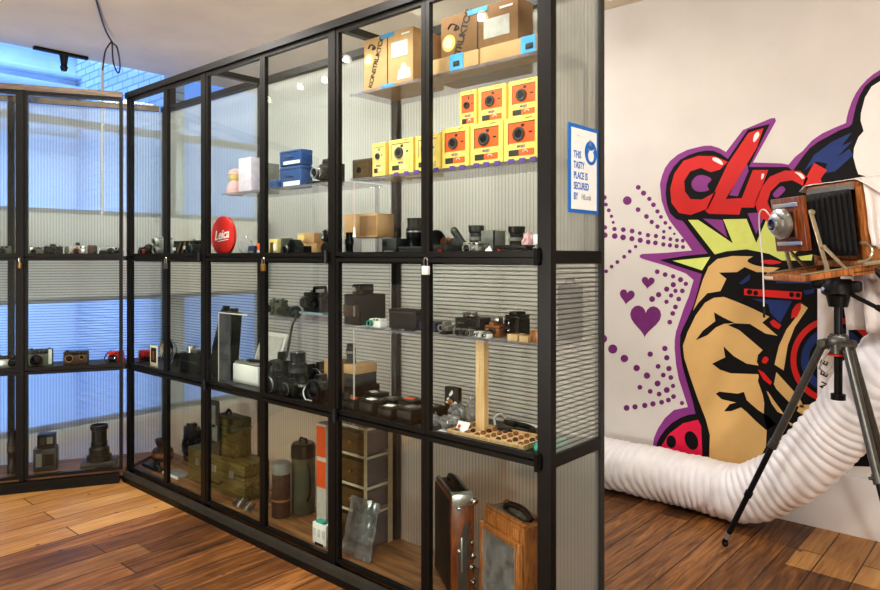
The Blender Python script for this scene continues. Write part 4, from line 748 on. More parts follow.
# heap of reflex cameras: every one its own
camera('black reflex camera with pale cap beside the door stile', m_(268, 279, 371, .075, Zl), .055, 'leather', 'black', ((-.05, .42, .34, .05),), 'black', 'silver', prism=.25)
upright_lens('tallest black zoom lens standing amid the reflex cameras', m_(285, 296, 353, .13, Zl), 'black', 'dgrey')
camera('black reflex camera behind the pale capped camera', m_(274, 283.5, 352, .20, Zl), .045, 'leather', 'black', ((0, .5, .3, .04),), 'black', 'dgrey', prism=.25)
camera('black reflex camera before the tall zoom lens', m_(281, 293, 379, .06, Zl), .05, 'leather', 'black', ((.02, .45, .36, .03),), 'black', 'grey', prism=.28)
camera('black reflex camera with hood beneath the acrylic shelf middle', m_(302.5, 310.5, 364.5, .265, Zl), .06, 'leather', 'black', ((0, .45, .36, .05),), 'black', 'dgrey', prism=.26)
camera('black reflex camera with silver dial nearest the steel post', m_(312, 322.5, 362, .25, Zl), .06, 'leather', 'black', ((.05, .45, .34, .03),), 'black', 'silver', prism=.26)
t = camera('black reflex camera with a white strap near the glass', m_(308, 325, 375, .10, Zl), .06, 'leather', 'black', ((.12, .46, .40, .04),), 'black', 'dgrey', prism=.25, strap='strap')
upright_lens('short black lens standing between two reflex cameras', m_(296, 302.5, 376, .08, Zl), 'black', 'grey')
carton('yellow brown carton behind the steel post on lower shelf', m_(324, 331, 360, .23, Zl), .1, 'card', True)
carton('black storage box at the bottom of the heap behind the post', m_(344, 355, 387, .14, Zl), .16, 'black', False, ((.1, .3, .5, .7, 'dgrey', 'label'), (.6, .3, .9, .6, 'grey', 'label')), 'storage_box')
S0 = m_(344, 355, 387, .14, Zl); carton('black storage box in the middle of the heap behind the post', m_(344, 355, 374, .15, Zl+S0.H+.0005), .14, 'dgrey', False, ((.2, .3, .8, .7, 'black', 'label'),), 'storage_box')
S1 = m_(344, 355, 374, .15, Zl+S0.H+.0005); carton('flat yellow brown carton on the black storage boxes', m_(343.5, 355.5, 365, .15, Zl+S0.H+S1.H+.001), .14, 'card', True)
S2 = m_(343.5, 355.5, 365, .15, Zl+S0.H+S1.H+.001); upright_lens('black lens with grey ring on the flat carton', m_(344, 350.5, 344, .17, Zl+S0.H+S1.H+S2.H+.003), 'black', 'grey')
S = m_(352.5, 355.5, 330, .08, Zl); t = root('bead_chain', 'pale beaded chain hanging before the black storage boxes', 'chain', S)
mb = MB(); zc = ZS3-.015-Zl
for k in range(46): mb.sphere((0, 0, zc-k*zc/46+.0-.004), .0052, sub=1)
mb.build('chain', 'strap', t)
# second bay, cabinet floor
S = m_(188, 244, 456, .135, Zb); t = root('wooden_chest', 'olive stained wooden chest with bright metal latches', 'chest', S); W, H = S.W, S.H
for z0, z1, nm in ((0, .62, 'chest_body'), (.64, 1, 'lid')): MB().lohi((-W/2, 0, H*z0), (W/2, .17, H*z1), .004).build(nm, 'olive', t)
for x in (-.3, 0, .3): MB().box((x*W, -.004, H*.64), (W*.07, .008, H*.2), .002).build('latch', 'silver', t)
MB().tube([(-W*.15, -.004, H*.35), (-W*.12, -.02, H*.28), (W*.12, -.02, H*.28), (W*.15, -.004, H*.35)], .006).build('handle', 'black', t)
S3 = m_(212, 234, 417, .165, Zb+S.H+.0005); t = root('equipment_case', 'olive equipment case with round black handle on the chest', 'case', S3); W, H = S3.W, S3.H
MB().lohi((-W/2, 0, 0), (W/2, .12, H), .012).build('body', 'olive', t); MB().lohi((-W/2-.002, -.002, H*.70), (W/2+.002, .122, H*.76), .003).build('trim_band', 'green', t); MB().tube([(-W*.14+W*.1*math.cos(a), .06, H+.028*math.sin(a)) for a in [k*PI/7 for k in range(8)]], .007).build('handle', 'black', t); MB().box((W*.3, -.004, H*.72), (W*.12, .006, H*.14), .002).build('latch', 'gunmetal', t)
S = m_(208.5, 219, 400, .145, S.zb+S.H+.001); t = root('photo_print', 'grey photograph print standing on the chest before olive case', 'photograph', S); W, H = S.W, S.H
MB().lohi((-W/2, 0, 0), (W/2, .004, H)).build('print', 'dgrey', t)
mb = MB(); mb.box((0, -.001, H*.7), (W*.35, .001, H*.4), .0003).box((W*.1, -.001, H*.4), (W*.5, .001, H*.3), .0003); mb.build('printed_image', 'grey', t)
S = m_(228, 250, 490, .06, Zb); t = root('metal_clamp', 'jumble of small metal clamps on the cabinet floor', 'clamp', S); W = S.W
for k in range(5): MB().tube(smooth_open([(-W*.4+W*.18*k, .01+.012*(k % 2), .008), (-W*.36+W*.18*k, .05, .03+.006*(k % 3)), (-W*.28+W*.18*k, .03, .035), (-W*.24+W*.18*k, .0, .01)], 5), .005).build('clamp_jaw', 'silver' if k % 2 else 'dgrey', t)
def canister(label, S, strap):
    t = root('lens_canister', label, 'canister', S); r, H = S.W/2, S.H
    MB().lathe([(r*.95, 0), (r, .006), (r, H*.8), (r*.96, H*.8)], (0, r, 0), seg=24).build('tube', 'green' if strap else 'dbrown', t); MB().lathe([(r*1.03, H*.8), (r*1.03, H*.96), (r*.9, H), (0, H)], (0, r, 0), seg=24, close=False).build('lid', 'black' if strap else 'grey', t)
    if strap:
        MB().tube([(-r*.5, r, H), (-r*.4, r, H+.022), (r*.4, r, H+.022), (r*.5, r, H)], .006).build('handle', 'black', t); MB().tube(smooth_open([(r*.98, r*.7, H*.75), (r*1.35, r*.6, H*.6), (r*1.4, r*.6, H*.35), (r*1.0, r*.7, H*.2)], 6), .006).build('side_strap', 'black', t)
    else: MB().lathe([(r*1.04, H*.3), (r*1.04, H*.34)], (0, r, 0), seg=24, close=False).build('band', 'tanl', t)
canister('brown lens canister with a pale lid on the floor', m_(268, 279, 464, .11, Zb), False)
canister('taller dark lens canister with handle and side strap', m_(286.5, 301, 445, .21, Zb), True)
carton('white power block with green top by the steel post', m_(312.5, 326, 524, .05, Zb), .05, 'paper', False, ((.08, .4, .26, .75, 'strap', 'socket'), (.4, .4, .58, .75, 'strap', 'socket'), (.72, .4, .9, .75, 'strap', 'socket'), (.2, .02, .8, .12, 'ink', 'small_print')), 'power_block', 'power block')
S = m_(314, 326, 523, .06, Zb+.001); tb = MB().lohi((-S.W*.35, .004, 0), (S.W*.3, .03, .012), .002).build('green_top', 'teal'); pb = bpy.data.objects['power_block']; tb.parent = pb; tb.location = (0, 0, m_(312.5, 326, 524, .05, Zb).H+.0005)
# ------------------------------------------------------------------ third bay, top shelf: big cartons
def big_carton(label, S, D, m):
    t = carton(label, S, D, m, True); W, H = S.W, S.H
    MB().lohi((-W*.008, -.0015, 0), (W*.008, -.0002, H)).build('seam', 'dgrey', t, smooth=False)
    for z in (.0, .93): MB().lohi((-W*.13, -.003, z*H), (W*.13, -.0012, (z+.075)*H)).build('blue_tape', 'tape', t, smooth=False)
    MB().lathe([(0, 0), (W*.09, 0), (W*.09, .001)], (-W*.385, -.0015, H*.6), (0, -1, 0), 24).build('round_sticker', 'yellow', t)
    MB().lathe([(0, 0), (W*.062, 0), (W*.062, .001)], (-W*.392, -.0026, H*.605), (0, -1, 0), 24).build('sticker_centre', 'strap', t)
    lettering('KONSTRUKTOR', W*.118, 'ink', t, (-W*.235, -.001, H*.53), (PI/2, math.radians(-70), 0), spacing=.82)
    MB().lohi((W*.08, -.002, H*.52), (W*.40, -.0005, H*.80)).build('printed_panel', 'strap', t, smooth=False)
    MB().lohi((W*.28, -.002, H*.90), (W*.44, -.0005, H*.93)).build('printed_line', 'paper', t, smooth=False)
    MB().prism([(W*.2, -.002, H*.1), (W*.46, -.002, H*.1), (W*.45, -.002, H*.27), (W*.38, -.002, H*.30), (W*.36, -.002, H*.38), (W*.28, -.002, H*.38), (W*.27, -.002, H*.3), (W*.22, -.002, H*.26)], (0, .0015, 0)).build('printed_camera', 'strap', t, smooth=False)
    MB().tube(smooth_open([(-W*.40, -.002, H*.82), (-W*.36, -.002, H*.88), (-W*.30, -.002, H*.86), (-W*.25, -.002, H*.8), (-W*.31, -.002, H*.78), (-W*.28, -.002, H*.84)], 4), .003, 6).build('printed_doodle', 'ink', t)
    return t
big_carton('large brown carton with diagonal black print, clear of the door stile', m_(364, 413, 33.5, .08, ZS2), .2, 'card')
for k, (a, b, lb) in enumerate(((427, 478, 'long flat carton with blue label behind the door stile'), (480, 540, 'long flat carton with blue label nearest the end post'))):
    Sx = m_(a, b, (64, 50)[k], .06, ZS2); Sx.H = .062
    tt = carton(lb, Sx, .12, 'card', True); MB().lohi((Sx.W*.02+(.18*Sx.W if k else -.05*Sx.W), -.003, 0), (Sx.W*.22+(.22*Sx.W if k else .0), -.0005, Sx.H*1.02)).build('blue_label', 'tape', tt, smooth=False)
    MB().box((Sx.W*.14+(.2*Sx.W if k else -.04*Sx.W), -.004, Sx.H*.4), (Sx.W*.12, .002, Sx.H*.35), .001).build('printed_camera', 'ink', tt)
S = m_(441, 518, 8, .195, ZS2); big_carton('large brown carton standing behind the long flat cartons', S, .105, 'card2')
# ------------------------------------------------------------------ third bay: yellow camera boxes
def camera_box(label, S, D, face, group, tags=True):
    t = root('camera_box', label, 'box', S, group); W, H = S.W, S.H
    MB().lohi((-W/2, 0, 0), (W/2, D, H), .001).build('carton', 'yellow', t, smooth=False)
    wd = MB().lohi((-W*.36, -.0015, H*.40), (W*.38, -.0003, H*.86)).build('window', face, t, smooth=False)
    fr = MB().lohi((-W*.38, -.002, H*.38), (-W*.36, -.0003, H*.88)).lohi((-W*.38, -.002, H*.86), (W*.39, -.0003, H*.88)).build('window_edge', 'dbrown', wd, smooth=False)
    l = MB().lathe([(W*.17, 0), (W*.17, .005), (W*.13, .007), (W*.1, .005)], (-W*.06, -.0015, H*.6), (0, -1, 0), 20, close=False).build('lens', 'dgrey', wd); MB().lathe([(0, .0045), (W*.11, .005)], (-W*.06, -.0015, H*.6), (0, -1, 0), 16, close=False).build('glass_print', 'lensg', wd)
    MB().lohi((W*.0, -.0022, H*.76), (W*.1, -.0016, H*.83)).lohi((W*.22, -.0022, H*.60), (W*.32, -.0016, H*.64)).build('finder_print', 'ink', wd, smooth=False)
    MB().lohi((-W*.36, -.0015, H*.10), (W*.36, -.0003, H*.24)).build('lower_window', 'dgrey', t, smooth=False)
    MB().lohi((-W*.06, -.0022, H*.10), (W*.36, -.0016, H*.24)).build('lower_print', face, t, smooth=False)
    MB().tube([(W*.12+W*.07*math.cos(a), -.0022, H*.165+H*.05*math.sin(a)) for a in [k*PI/6 for k in range(7)]], .0016, 5).build('smile_print', 'paper', t)
    lettering('MOJO', H*.085, 'purpletext', t, (0, -.001, H*.31), (PI/2, 0, 0))
    MB().tube([(W*.12, -.001, H*.945), (W*.2, -.001, H*.962), (W*.3, -.001, H*.96)], .0012, 5).build('top_print', 'ink', t)
    return t
g = 'yellow camera boxes on the acrylic shelf'
row = [(372.5, 385, 146, 'cream', 'yellow camera box with cream window next to the dark box', .06), (389, 413, 140, 'cream', 'second yellow box with cream window from the dark box', .05), (415.5, 439, 133, 'cream', 'yellow box with cream window crossed by the door stile', .05),
       (442, 468.5, 127, 'orange', 'lower yellow box with orange window beside the door stile', .05), (470.5, 502.5, 121.5, 'orange', 'middle box of the lower row with orange windows', .05), (504, 539, 114.5, 'orange', 'lower yellow box with orange window nearest the end post', .05)]
hh = {}
for a, b, yt, fc, lb, d in row:
    S = m_(a, b, yt, d, ZS1); S.H = .157 if fc == 'orange' else .145; hh[a] = S.H; camera_box(lb, S, .1, fc, g)
for a, b, lb in ((460, 476, 'upper yellow box with orange window farthest from the end post'), (478.5, 505.5, 'middle box of the upper row with orange windows'), (508.5, 539, 'upper yellow box with orange window nearest the end post')):
    S = m_(a, b, 88, .085, ZS1+.1575); S.H = .145; camera_box(lb, S, .1, 'orange', g)
# spare boxes stand behind the row
for a, b, lb in ((380, 399, 'plain yellow box standing behind the cream window boxes'), (407, 430, 'plain yellow box behind the door stile in the back row')):
    S = m_(a, b, 139, .19, ZS1); S.H = .168; camera_box(lb, S, .09, 'cream', g)
S = m_(352.5, 371, 159, .10, ZS1); carton('dark brown wooden box beside the yellow camera boxes', S, .1, 'dbrown', False, ((.08, .1, .92, .9, 'dwood', 'front_print'), (.25, .3, .5, .6, 'gold', 'emblem')), 'wooden_box')
# price tags along the shelf edge
xs = [396, 406, 416.5, 436, 452, 462, 476, 486, 497, 511, 522, 533]
pt = None
for k, px in enumerate(xs):
    xx = MAIN.x(px, .044); 
    loc = MAIN.world(xx, .0445, ZS1-.011)
    if pt is None:
        pt = MB().lohi((-.013, -.001, 0), (.013, .001, .016)).build('price_tag', 'purpletext', smooth=False); o = pt
    else: o = pt.copy(); C.objects.link(o)
    o.location = loc; tag(o, 'small violet price tag on the shelf edge under yellow camera boxes', 'price tag', 'violet price tags on the shelf edge')
# ------------------------------------------------------------------ third bay, middle shelf
upright_lens('black lens under the brown carton beside steel post', m_(343.5, 349, 232.5, .08, Zm), 'black', 'dgrey')
upright_lens('second black lens supporting the brown carton', m_(368, 374, 232.5, .20, Zm), 'black', 'grey') if False else None
S = m_(344, 377, 214, .15, Zm); S.zb = Zm+.085; S.loc.z = S.zb; S.H = MAIN.z(360, 214, .15)-S.zb
carton('small brown carton resting on a clear riser', S, .11, 'card', True, ((.5, .1, .98, .9, 'card2', 'worn_print'),))
t = root('clear_riser', 'clear acrylic riser under the small brown carton', 'riser', m_(344, 377, 240, .15, Zm)); W = S.W
MB().lohi((-W*.5, 0, .08), (W*.5, .11, .0845)).lohi((-W*.5, 0, 0), (-W*.48, .11, .08)).lohi((W*.48, 0, 0), (W*.5, .11, .08)).build('panel', 'acrylic', t, smooth=False)
S = m_(352, 356.5, 219, .06, Zm); t = root('paper_tag', 'small white paper tag hanging on a pink string', 'tag', S); zt_ = MAIN.z(354, 190, .06)-Zm
MB().prism([(-.012, 0, .085), (.010, 0, .082), (.004, 0, .13), (-.004, 0, .13)], (0, .0015, 0)).build('paper', 'paper', t); MB().cyl((0, 0, .13), (0, 0, ZS1-Zm-.016), .0012, seg=6).build('string', 'pink', t)
carton('flat dark grey box with a printed lid', m_(381.5, 396, 238.5, .10, Zm), .09, 'dgrey', False, ((.1, .55, .35, .85, 'black', 'print'), (.2, .15, .8, .3, 'grey', 'print')), 'flat_box')
carton('low dark tray reaching to the door stile', m_(398.5, 424, 246.5, .06, Zm), .05, 'dgrey', False, (), 'flat_tray', 'tray', lid=.3)
upright_lens('tall black lens with a silver ring beside the door stile', m_(402.5, 415, 218, .15, Zm), 'black', 'silver', band=(.62, .66))
S = m_(430, 440, 229, .16, Zm); t = root('lens_hood', 'round black lens hood lying open beside the door stile', 'lens hood', S); W, H = S.W, S.H
MB().lathe([(H*.2, 0), (H*.24, .02), (H*.46, .05), (H*.48, .05), (H*.25, .015)], (0, .06, H*.5), (0, -1, 0), 24, close=False).build('hood', 'dgrey', t); MB().lathe([(H*.2, 0), (H*.2, .03)], (0, .09, H*.5), (0, -1, 0), 20).build('mount', 'tanl', t); MB().lohi((-W*.3, .05, 0), (W*.3, .09, .012), .003).build('foot', 'black', t)
S = m_(444.5, 464, 227, .17, Zm); t = root('cine_viewer', 'grey cine viewer with a slanting arm and round drum', 'viewer', S); W, H = S.W, S.H
MB().lathe([(H*.25, 0), (H*.27, .005), (H*.27, .035), (H*.2, .04)], (-W*.2, .06, H*.36), (0, -1, 0), 24).build('drum', 'dgrey', t)
MB().tube([(-W*.3, .04, H*.88), (0, .04, H*.55), (W*.38, .04, H*.2)], .016, 10).build('arm', 'dgrey', t); MB().sphere((-W*.3, .04, H*.88), .018).build('arm_knob', 'gunmetal', t); MB().lohi((-W*.5, .02, 0), (W*.45, .09, H*.12), .004).build('base', 'black', t)
for i, (a, b, yt, d, lb, m) in enumerate(((466, 477.5, 225.5, .18, 'grey lens with a flared copper rim in the middle', 'dgrey'), (505.5, 518.5, 226.5, .18, 'flared black lens beside the pink paper', 'black'))):
    upright_lens(lb, m_(a, b, yt, d, Zm), m, 'grey', tiers=((.8, 0), (.8, .3), (.9, .32), (.9, .5), (.85, .55), (.85, .75), (1.05, .8), (1.1, 1)), cap=None)
S = m_(462, 478, 241, .06, Zm); t = camera('low silver rangefinder camera before the copper rimmed lens', S, .05, 'silver', 'silver', ((0, .45, .36, .025),), 'silver', 'chrome')
carton('black camera tray beside the silver rangefinder', m_(430, 447, 245, .06, Zm), .07, 'dgrey', False, ((.5, .3, .7, .6, 'red', 'red_dot'),), 'flat_tray', 'tray')
S = m_(481, 495, 230.5, .17, Zm); carton('upright grey box with black side beside flared lens', S, .07, 'grey', False, ((.88, 0, 1, 1, 'black', 'side_strip'), (.2, .2, .6, .5, 'green', 'label')), 'film_box')
carton('long low black case with a red mark under flared lens', m_(494.5, 526, 245, .06, Zm), .08, 'black', False, ((.1, .3, .2, .6, 'red', 'red_dot'), (.5, .3, .9, .5, 'dgrey', 'label')), 'flat_case', 'case', lid=.35)
crumple('crumpled pink paper beside the flared black lens', m_(518.5, 529, 233, .15, Zm), .06, 'pink', 'crumpled_paper', seed=9)
carton('small white box by the end post', m_(533, 540, 234.5, .13, Zm), .06, 'paper', False, ((.2, .2, .8, .5, 'grey', 'label'),), 'small_box')
crumple('small clear bag before the white box by end post', m_(530, 540, 244, .05, Zm), .05, 'bag', seed=12)
S = m_(482, 492, 244, .05, Zm); t = MB().prism([(S.loc.x-.03, S.loc.y, Zm+.001), (S.loc.x+.03, S.loc.y, Zm+.001), (S.loc.x-.02, S.loc.y+.04, Zm+.035)], (0, .003, .002)).build('paper_slip', 'paper', smooth=False); tag(t, 'small folded white paper slip before the grey box', 'paper slip')
# ------------------------------------------------------------------ third bay, acrylic shelf
post = thing('wooden_post', 'pine post propping up the clear acrylic shelf', 'post', MAIN.world((MAIN.x(475.5, .13)+MAIN.x(484, .13))/2, .13, Zl)); w = (MAIN.x(484, .13)-MAIN.x(475.5, .13))/2
MB().lohi((-w, 0, 0), (w, .03, ZS3-Zl-.0085), .001).build('post', 'pine', post, smooth=False)
t = camera('little white camera with a green lens on the acrylic shelf', m_(368.5, 380, 318, .11, ZS3), .05, 'paper', 'paper', ((-.25, .45, .32, .02),), 'teal', 'black', dials=1)
carton('long black leather pouch on the acrylic shelf', m_(389, 416, 309.5, .16, ZS3), .08, 'leather', False, ((.05, .8, .95, .9, 'dgrey', 'flap_edge'),), 'leather_pouch', 'pouch', lid=.2)
carton('flat navy blue box passing behind the door stile', m_(413, 434, 324, .17, ZS3), .07, 'navy', False, (), 'flat_box', lid=.4) if False else carton('flat navy blue box passing behind the door stile', m_(419, 435, 322.5, .15, ZS3), .08, 'navy', False, (), 'flat_box', lid=.4)
S = m_(404, 412, 329.5, .10, ZS3); S.H = .012; t = root('sunglasses', 'tiny black folding viewer lying near the shelf edge', 'viewer', S); t.name = 'folding_viewer'
MB().lohi((-S.W/2, 0, 0), (S.W/2, .025, .010), .003).build('frame', 'black', t); MB().lathe([(0, 0), (.007, 0), (.008, .002)], (-S.W*.2, .012, .010), (0, 0, 1), 12).lathe([(0, 0), (.007, 0), (.008, .002)], (S.W*.2, .012, .010), (0, 0, 1), 12).build('eyepiece', 'lensg', t)
camera('silver camera with a domed top on the acrylic shelf', m_(439, 447.5, 322, .11, ZS3), .05, 'black', 'silver', ((0, .55, .28, .02),), 'silver', 'chrome', plate=.6, prism=.3, dials=0)
S = m_(455, 480, 318, .22, ZS3); carton('wide dark grey camera carton with a small white emblem', S, .1, 'dgrey', False, ((.56, .2, .7, .4, 'grey', 'emblem'), (.1, .6, .4, .7, 'grey', 'print')), 'camera_carton')
camera('small silver camera on top of the dark grey carton', Slot(MAIN, 462, 473, 312, .24, ZS3+S.H+.001), .04, 'silver', 'silver', ((0, .45, .35, .015),), 'silver', 'chrome', dials=1)
camera('low silver stereo camera with two round lenses', m_(452, 470, 328.5, .12, ZS3), .045, 'silver', 'silver', ((-.05, .5, .38, .02), (.33, .5, .38, .02)), 'dgrey', 'silver', dials=0)
camera('first small white camera beside the stereo camera', m_(473, 480, 331, .115, ZS3), .035, 'paper', 'paper', ((0, .45, .3, .014),), 'silver', 'grey', dials=1)
camera('second small white camera beside the tan leather camera', m_(481.5, 488, 331.5, .11, ZS3), .035, 'paper', 'silver', ((0, .45, .3, .014),), 'silver', 'grey', dials=1)
S = m_(484, 499, 322, .17, ZS3); t = camera('orange tan leather covered camera beside the small white cameras', S, .07, 'tanl', 'tanl', ((.1, .4, .25, .015),), 'dbrown', 'tanl', prism=.22, dials=0); 
MB().box((0, .035, S.H+.008), (S.W*.55, .03, .016), .003).build('finder', 'silver', t)
S = m_(504, 519, 313.5, .22, ZS3); t = camera('black twin lens camera with a folded hood', S, .08, 'leather', 'black', ((0, .62, .16, .03), (0, .3, .16, .03)), 'black', 'dgrey', plate=.15, dials=0, finder=False); MB().lohi((-S.W*.3, .01, S.H*.92), (S.W*.3, .07, S.H*1.06), .004).build('hood', 'black', t)
for k, (a, b, yt, d, lb) in enumerate(((507, 517, 334.5, .12, 'flat pine wood block with a notch on acrylic shelf'), (519, 528, 336, .11, 'pale wooden block in the middle of the three'), (530, 539, 330.5, .13, 'reddish wooden block nearest the end post'))):
    S = m_(a, b, yt, d, ZS3); S.H = max(S.H, .02); t = root('wooden_block', lb, 'block', S); MB().lohi((-S.W/2, 0, 0), (S.W/2, .06, S.H), .002).build('block', 'pine' if k < 2 else 'oak', t); MB().lohi((-S.W*.3, .01, S.H), (S.W*.2, .04, S.H+.003), .001).build('inlay', 'tanl' if k < 2 else 'pine', t)
# ------------------------------------------------------------------ third bay, lower shelf
proto = None; n = 0
mags = [(374, 404, .06), (387, 396, .14), (399, 402, .21), (389, 413, .05), (400, 407, .13), (411, 402, .19), (405, 417, .045)]
for i in range(2):
    for j in range(4):
        x = MAIN.x(364, .2)+.05+.12*j; y = .105+.125*i
        z = Zl
        cap = ('orange', 'paper', 'paper', 'grey')[(j+2*i) % 4]
        lb = ['black film magazine with orange label at the end of front row', 'second magazine of the front row, white label', 'third magazine of the front row, white label', 'front magazine nearest the door stile', 'back magazine beside the storage boxes', 'second magazine of the back row', 'third magazine of the back row', 'back magazine nearest the door stile'][4*i+j]
        t = thing('film_magazine', lb, 'film magazine', MAIN.world(x, y, z), -.12, 'black film magazines on the lower shelf')
        h = .05+.012*((i+j) % 2)
        MB().lohi((-.048, -.045, 0), (.048, .045, h), .005).build('body', 'black', t); MB().lohi((-.044, -.05, h*.3), (.044, -.044, h*.8), .002).build('insert', 'dgrey', t)
        MB().box((-.012, -.005, h+.001), (.046, .032, .002), 0, Matrix.Rotation(.3*((i*3+j) % 3-1), 3, 'Z')).build('paper_label', cap, t, smooth=False)
        MB().cyl((.03, .02, h), (.03, .02, h+.006), .01, seg=12).build('winding_key', 'gunmetal', t)
def flowers(t, W, H, D):
    mb = MB()
    for k in range(14):
        a = k*2.4; mb.box((W*.3*math.cos(a)*((k % 3)/2+.3), -.004, H*.5+H*.3*math.sin(a)*((k % 4)/3+.2)), (.014, .003, .008), .001, Matrix.Rotation(a, 3, 'Y'))
    mb.build('flower_print', 'paper', t)
S = m_(444, 458, 387, .27, Zl+.035); S.zb = Zl; S.loc.z = Zl; S.H += .035
t = root('print_bag', 'upright black pouch with white flower print and tan centre', 'pouch', S); W, H = S.W, S.H
MB().lohi((-W/2, 0, 0), (W/2, .03, H), .008).build('pouch', 'ink', t); flowers(t, W, H, .03); MB().sphere((0, -.004, H*.5), W*.2, (1, .25, 1)).build('tan_patch', 'tanl', t)
crumple('clear plastic bag with red cap behind the door stile', m_(421, 432, 416, .06, Zl), .08, 'bag', seed=21, extra=lambda t, W, H, D: MB().cyl((-W*.2, D*.3, H*.4), (-W*.2, D*.3, H*.75), W*.2, seg=14).build('red_cap', 'red', t))
crumple('clear plastic bag of small parts beside the door stile', m_(433.5, 452, 416, .06, Zl), .09, 'bag', seed=22, extra=lambda t, W, H, D: MB().box((W*.1, D*.4, H*.25), (W*.4, D*.4, H*.3), .005).build('packed_part', 'dgrey', t))
crumple('larger grey plastic bag below the flower print pouch', m_(443, 460, 405, .17, Zl), .08, 'bagblk', seed=23)
crumple('grey plastic bag leaning against the pine post', m_(462.5, 473, 398, .19, Zl), .07, 'bag', seed=24)
S = m_(455, 466.5, 418, .07, Zl); t = root('price_card', 'white price card with a red dot leaning on a bag', 'card', S); R = Matrix.Rotation(math.radians(-35), 3, 'X')
MB().box((0, .01, .028), (S.W, .002, .05), 0, R).build('card', 'paper', t); MB().box((-S.W*.25, .0088, .032), (.012, .002, .012), 0, R).build('red_dot', 'red', t)
S = m_(492, 524, 414, .20, Zl); W = S.W; t = root('camera_strap', 'black leather strap with a pale loop heaped by the pine post', 'strap', S)
MB().tube(smooth_open([(-W*.5, .02, .012), (-W*.2, .0, .014), (W*.2, .02, .014), (W*.5, .05, .012), (W*.3, .1, .014), (-W*.1, .09, .022), (-W*.35, .06, .03), (W*.1, .03, .035)], 6), .011).build('strap', 'leather', t); MB().tube(smooth_open([(-W*.5, .02, .02), (-W*.55, .03, .05), (-W*.4, .04, .065), (-W*.3, .05, .045)], 5), .005).build('pale_loop', 'strap', t)
# beige tray with rows of filter rings
xt0, xt1 = MAIN.x(455, .09), MAIN.x(531, .09); cxm = (xt0+xt1)/2; t = thing('filter_tray', 'beige tray holding rows of small round filters', 'tray', MAIN.world(cxm, .04, Zl)); w = (xt1-xt0)/2
MB().lohi((-w, 0, 0), (w, .17, .012), .002).build('tray_base', 'pine', t); MB().lohi((-w, 0, .012), (w, .006, .022)).lohi((-w, .164, .012), (w, .17, .022)).lohi((-w, .006, .012), (-w+.006, .164, .022)).lohi((w-.006, .006, .012), (w, .164, .022)).build('rim', 'pine', t)
for r in range(4):
    for c in range(7):
        x = -w+.03+c*(2*w-.06)/6; y = .028+r*.038
        MB().lathe([(.0, 0), (.0105, 0), (.0105, .006), (.0085, .006), (.0085, .003), (0, .003)], (x, y, .0145), (-.0, -.35, .94), 14, close=False).build('filter_ring', 'dbrown' if (r*3+c) % 4 == 0 else 'tanl', t)
S = m_(440, 449, 440, .045, Zl); t = MB().lohi((S.loc.x-.05, S.loc.y-.01, Zl), (S.loc.x+.045, S.loc.y+.06, Zl+.0015)).build('paper_sheet', 'paper', smooth=False); tag(t, 'white paper sheet lying between plastic bags and beige tray', 'paper')
S = m_(531, 541, 440, .06, Zl); t = MB().lohi((xt1+.012, S.loc.y-.02, Zl), (T[3]+AX-.035 if False else MAIN.o.x+T[3]-.035, S.loc.y+.2, Zl+.002)).build('paper_sheet', 'paper', smooth=False) if False else None
pf = MAIN.world(MAIN.x(536, .1), .1, Zl); t = root('silica_bag', 'teal plastic pouch lying by the end panel', 'pouch', m_(535, 540, 437, .08, Zl)); t.location = MAIN.world(T[3]-.085, .05, Zl); 
mb = MB().sphere((.02, .07, .02), 1, (.045, .09, .03), 3, .12, 5)
for v in mb.bm.verts: v.co.z = max(v.co.z, .001)
mb.build('pouch', 'teal', t)
# dark jacket-like case seen through the end panel
S = m_(530, 539, 318, .26, ZS3); S.loc = MAIN.world(T[3]-.085, .27, ZS3); t = root('camera_case', 'black camera case standing behind the ribbed end panel', 'case', S); W, H = S.W, S.H
H = .215; MB().lohi((-.036, -.02, 0), (.04, .055, H), .012).build('body', 'leather', t); MB().lohi((-.038, -.022, H*.6), (.042, .057, H*.66), .003).build('seam', 'dgrey', t); MB().tube([(-.02, .02, H), (-.015, .02, H+.02), (.015, .02, H+.02), (.02, .02, H)], .005).build('handle', 'black', t)
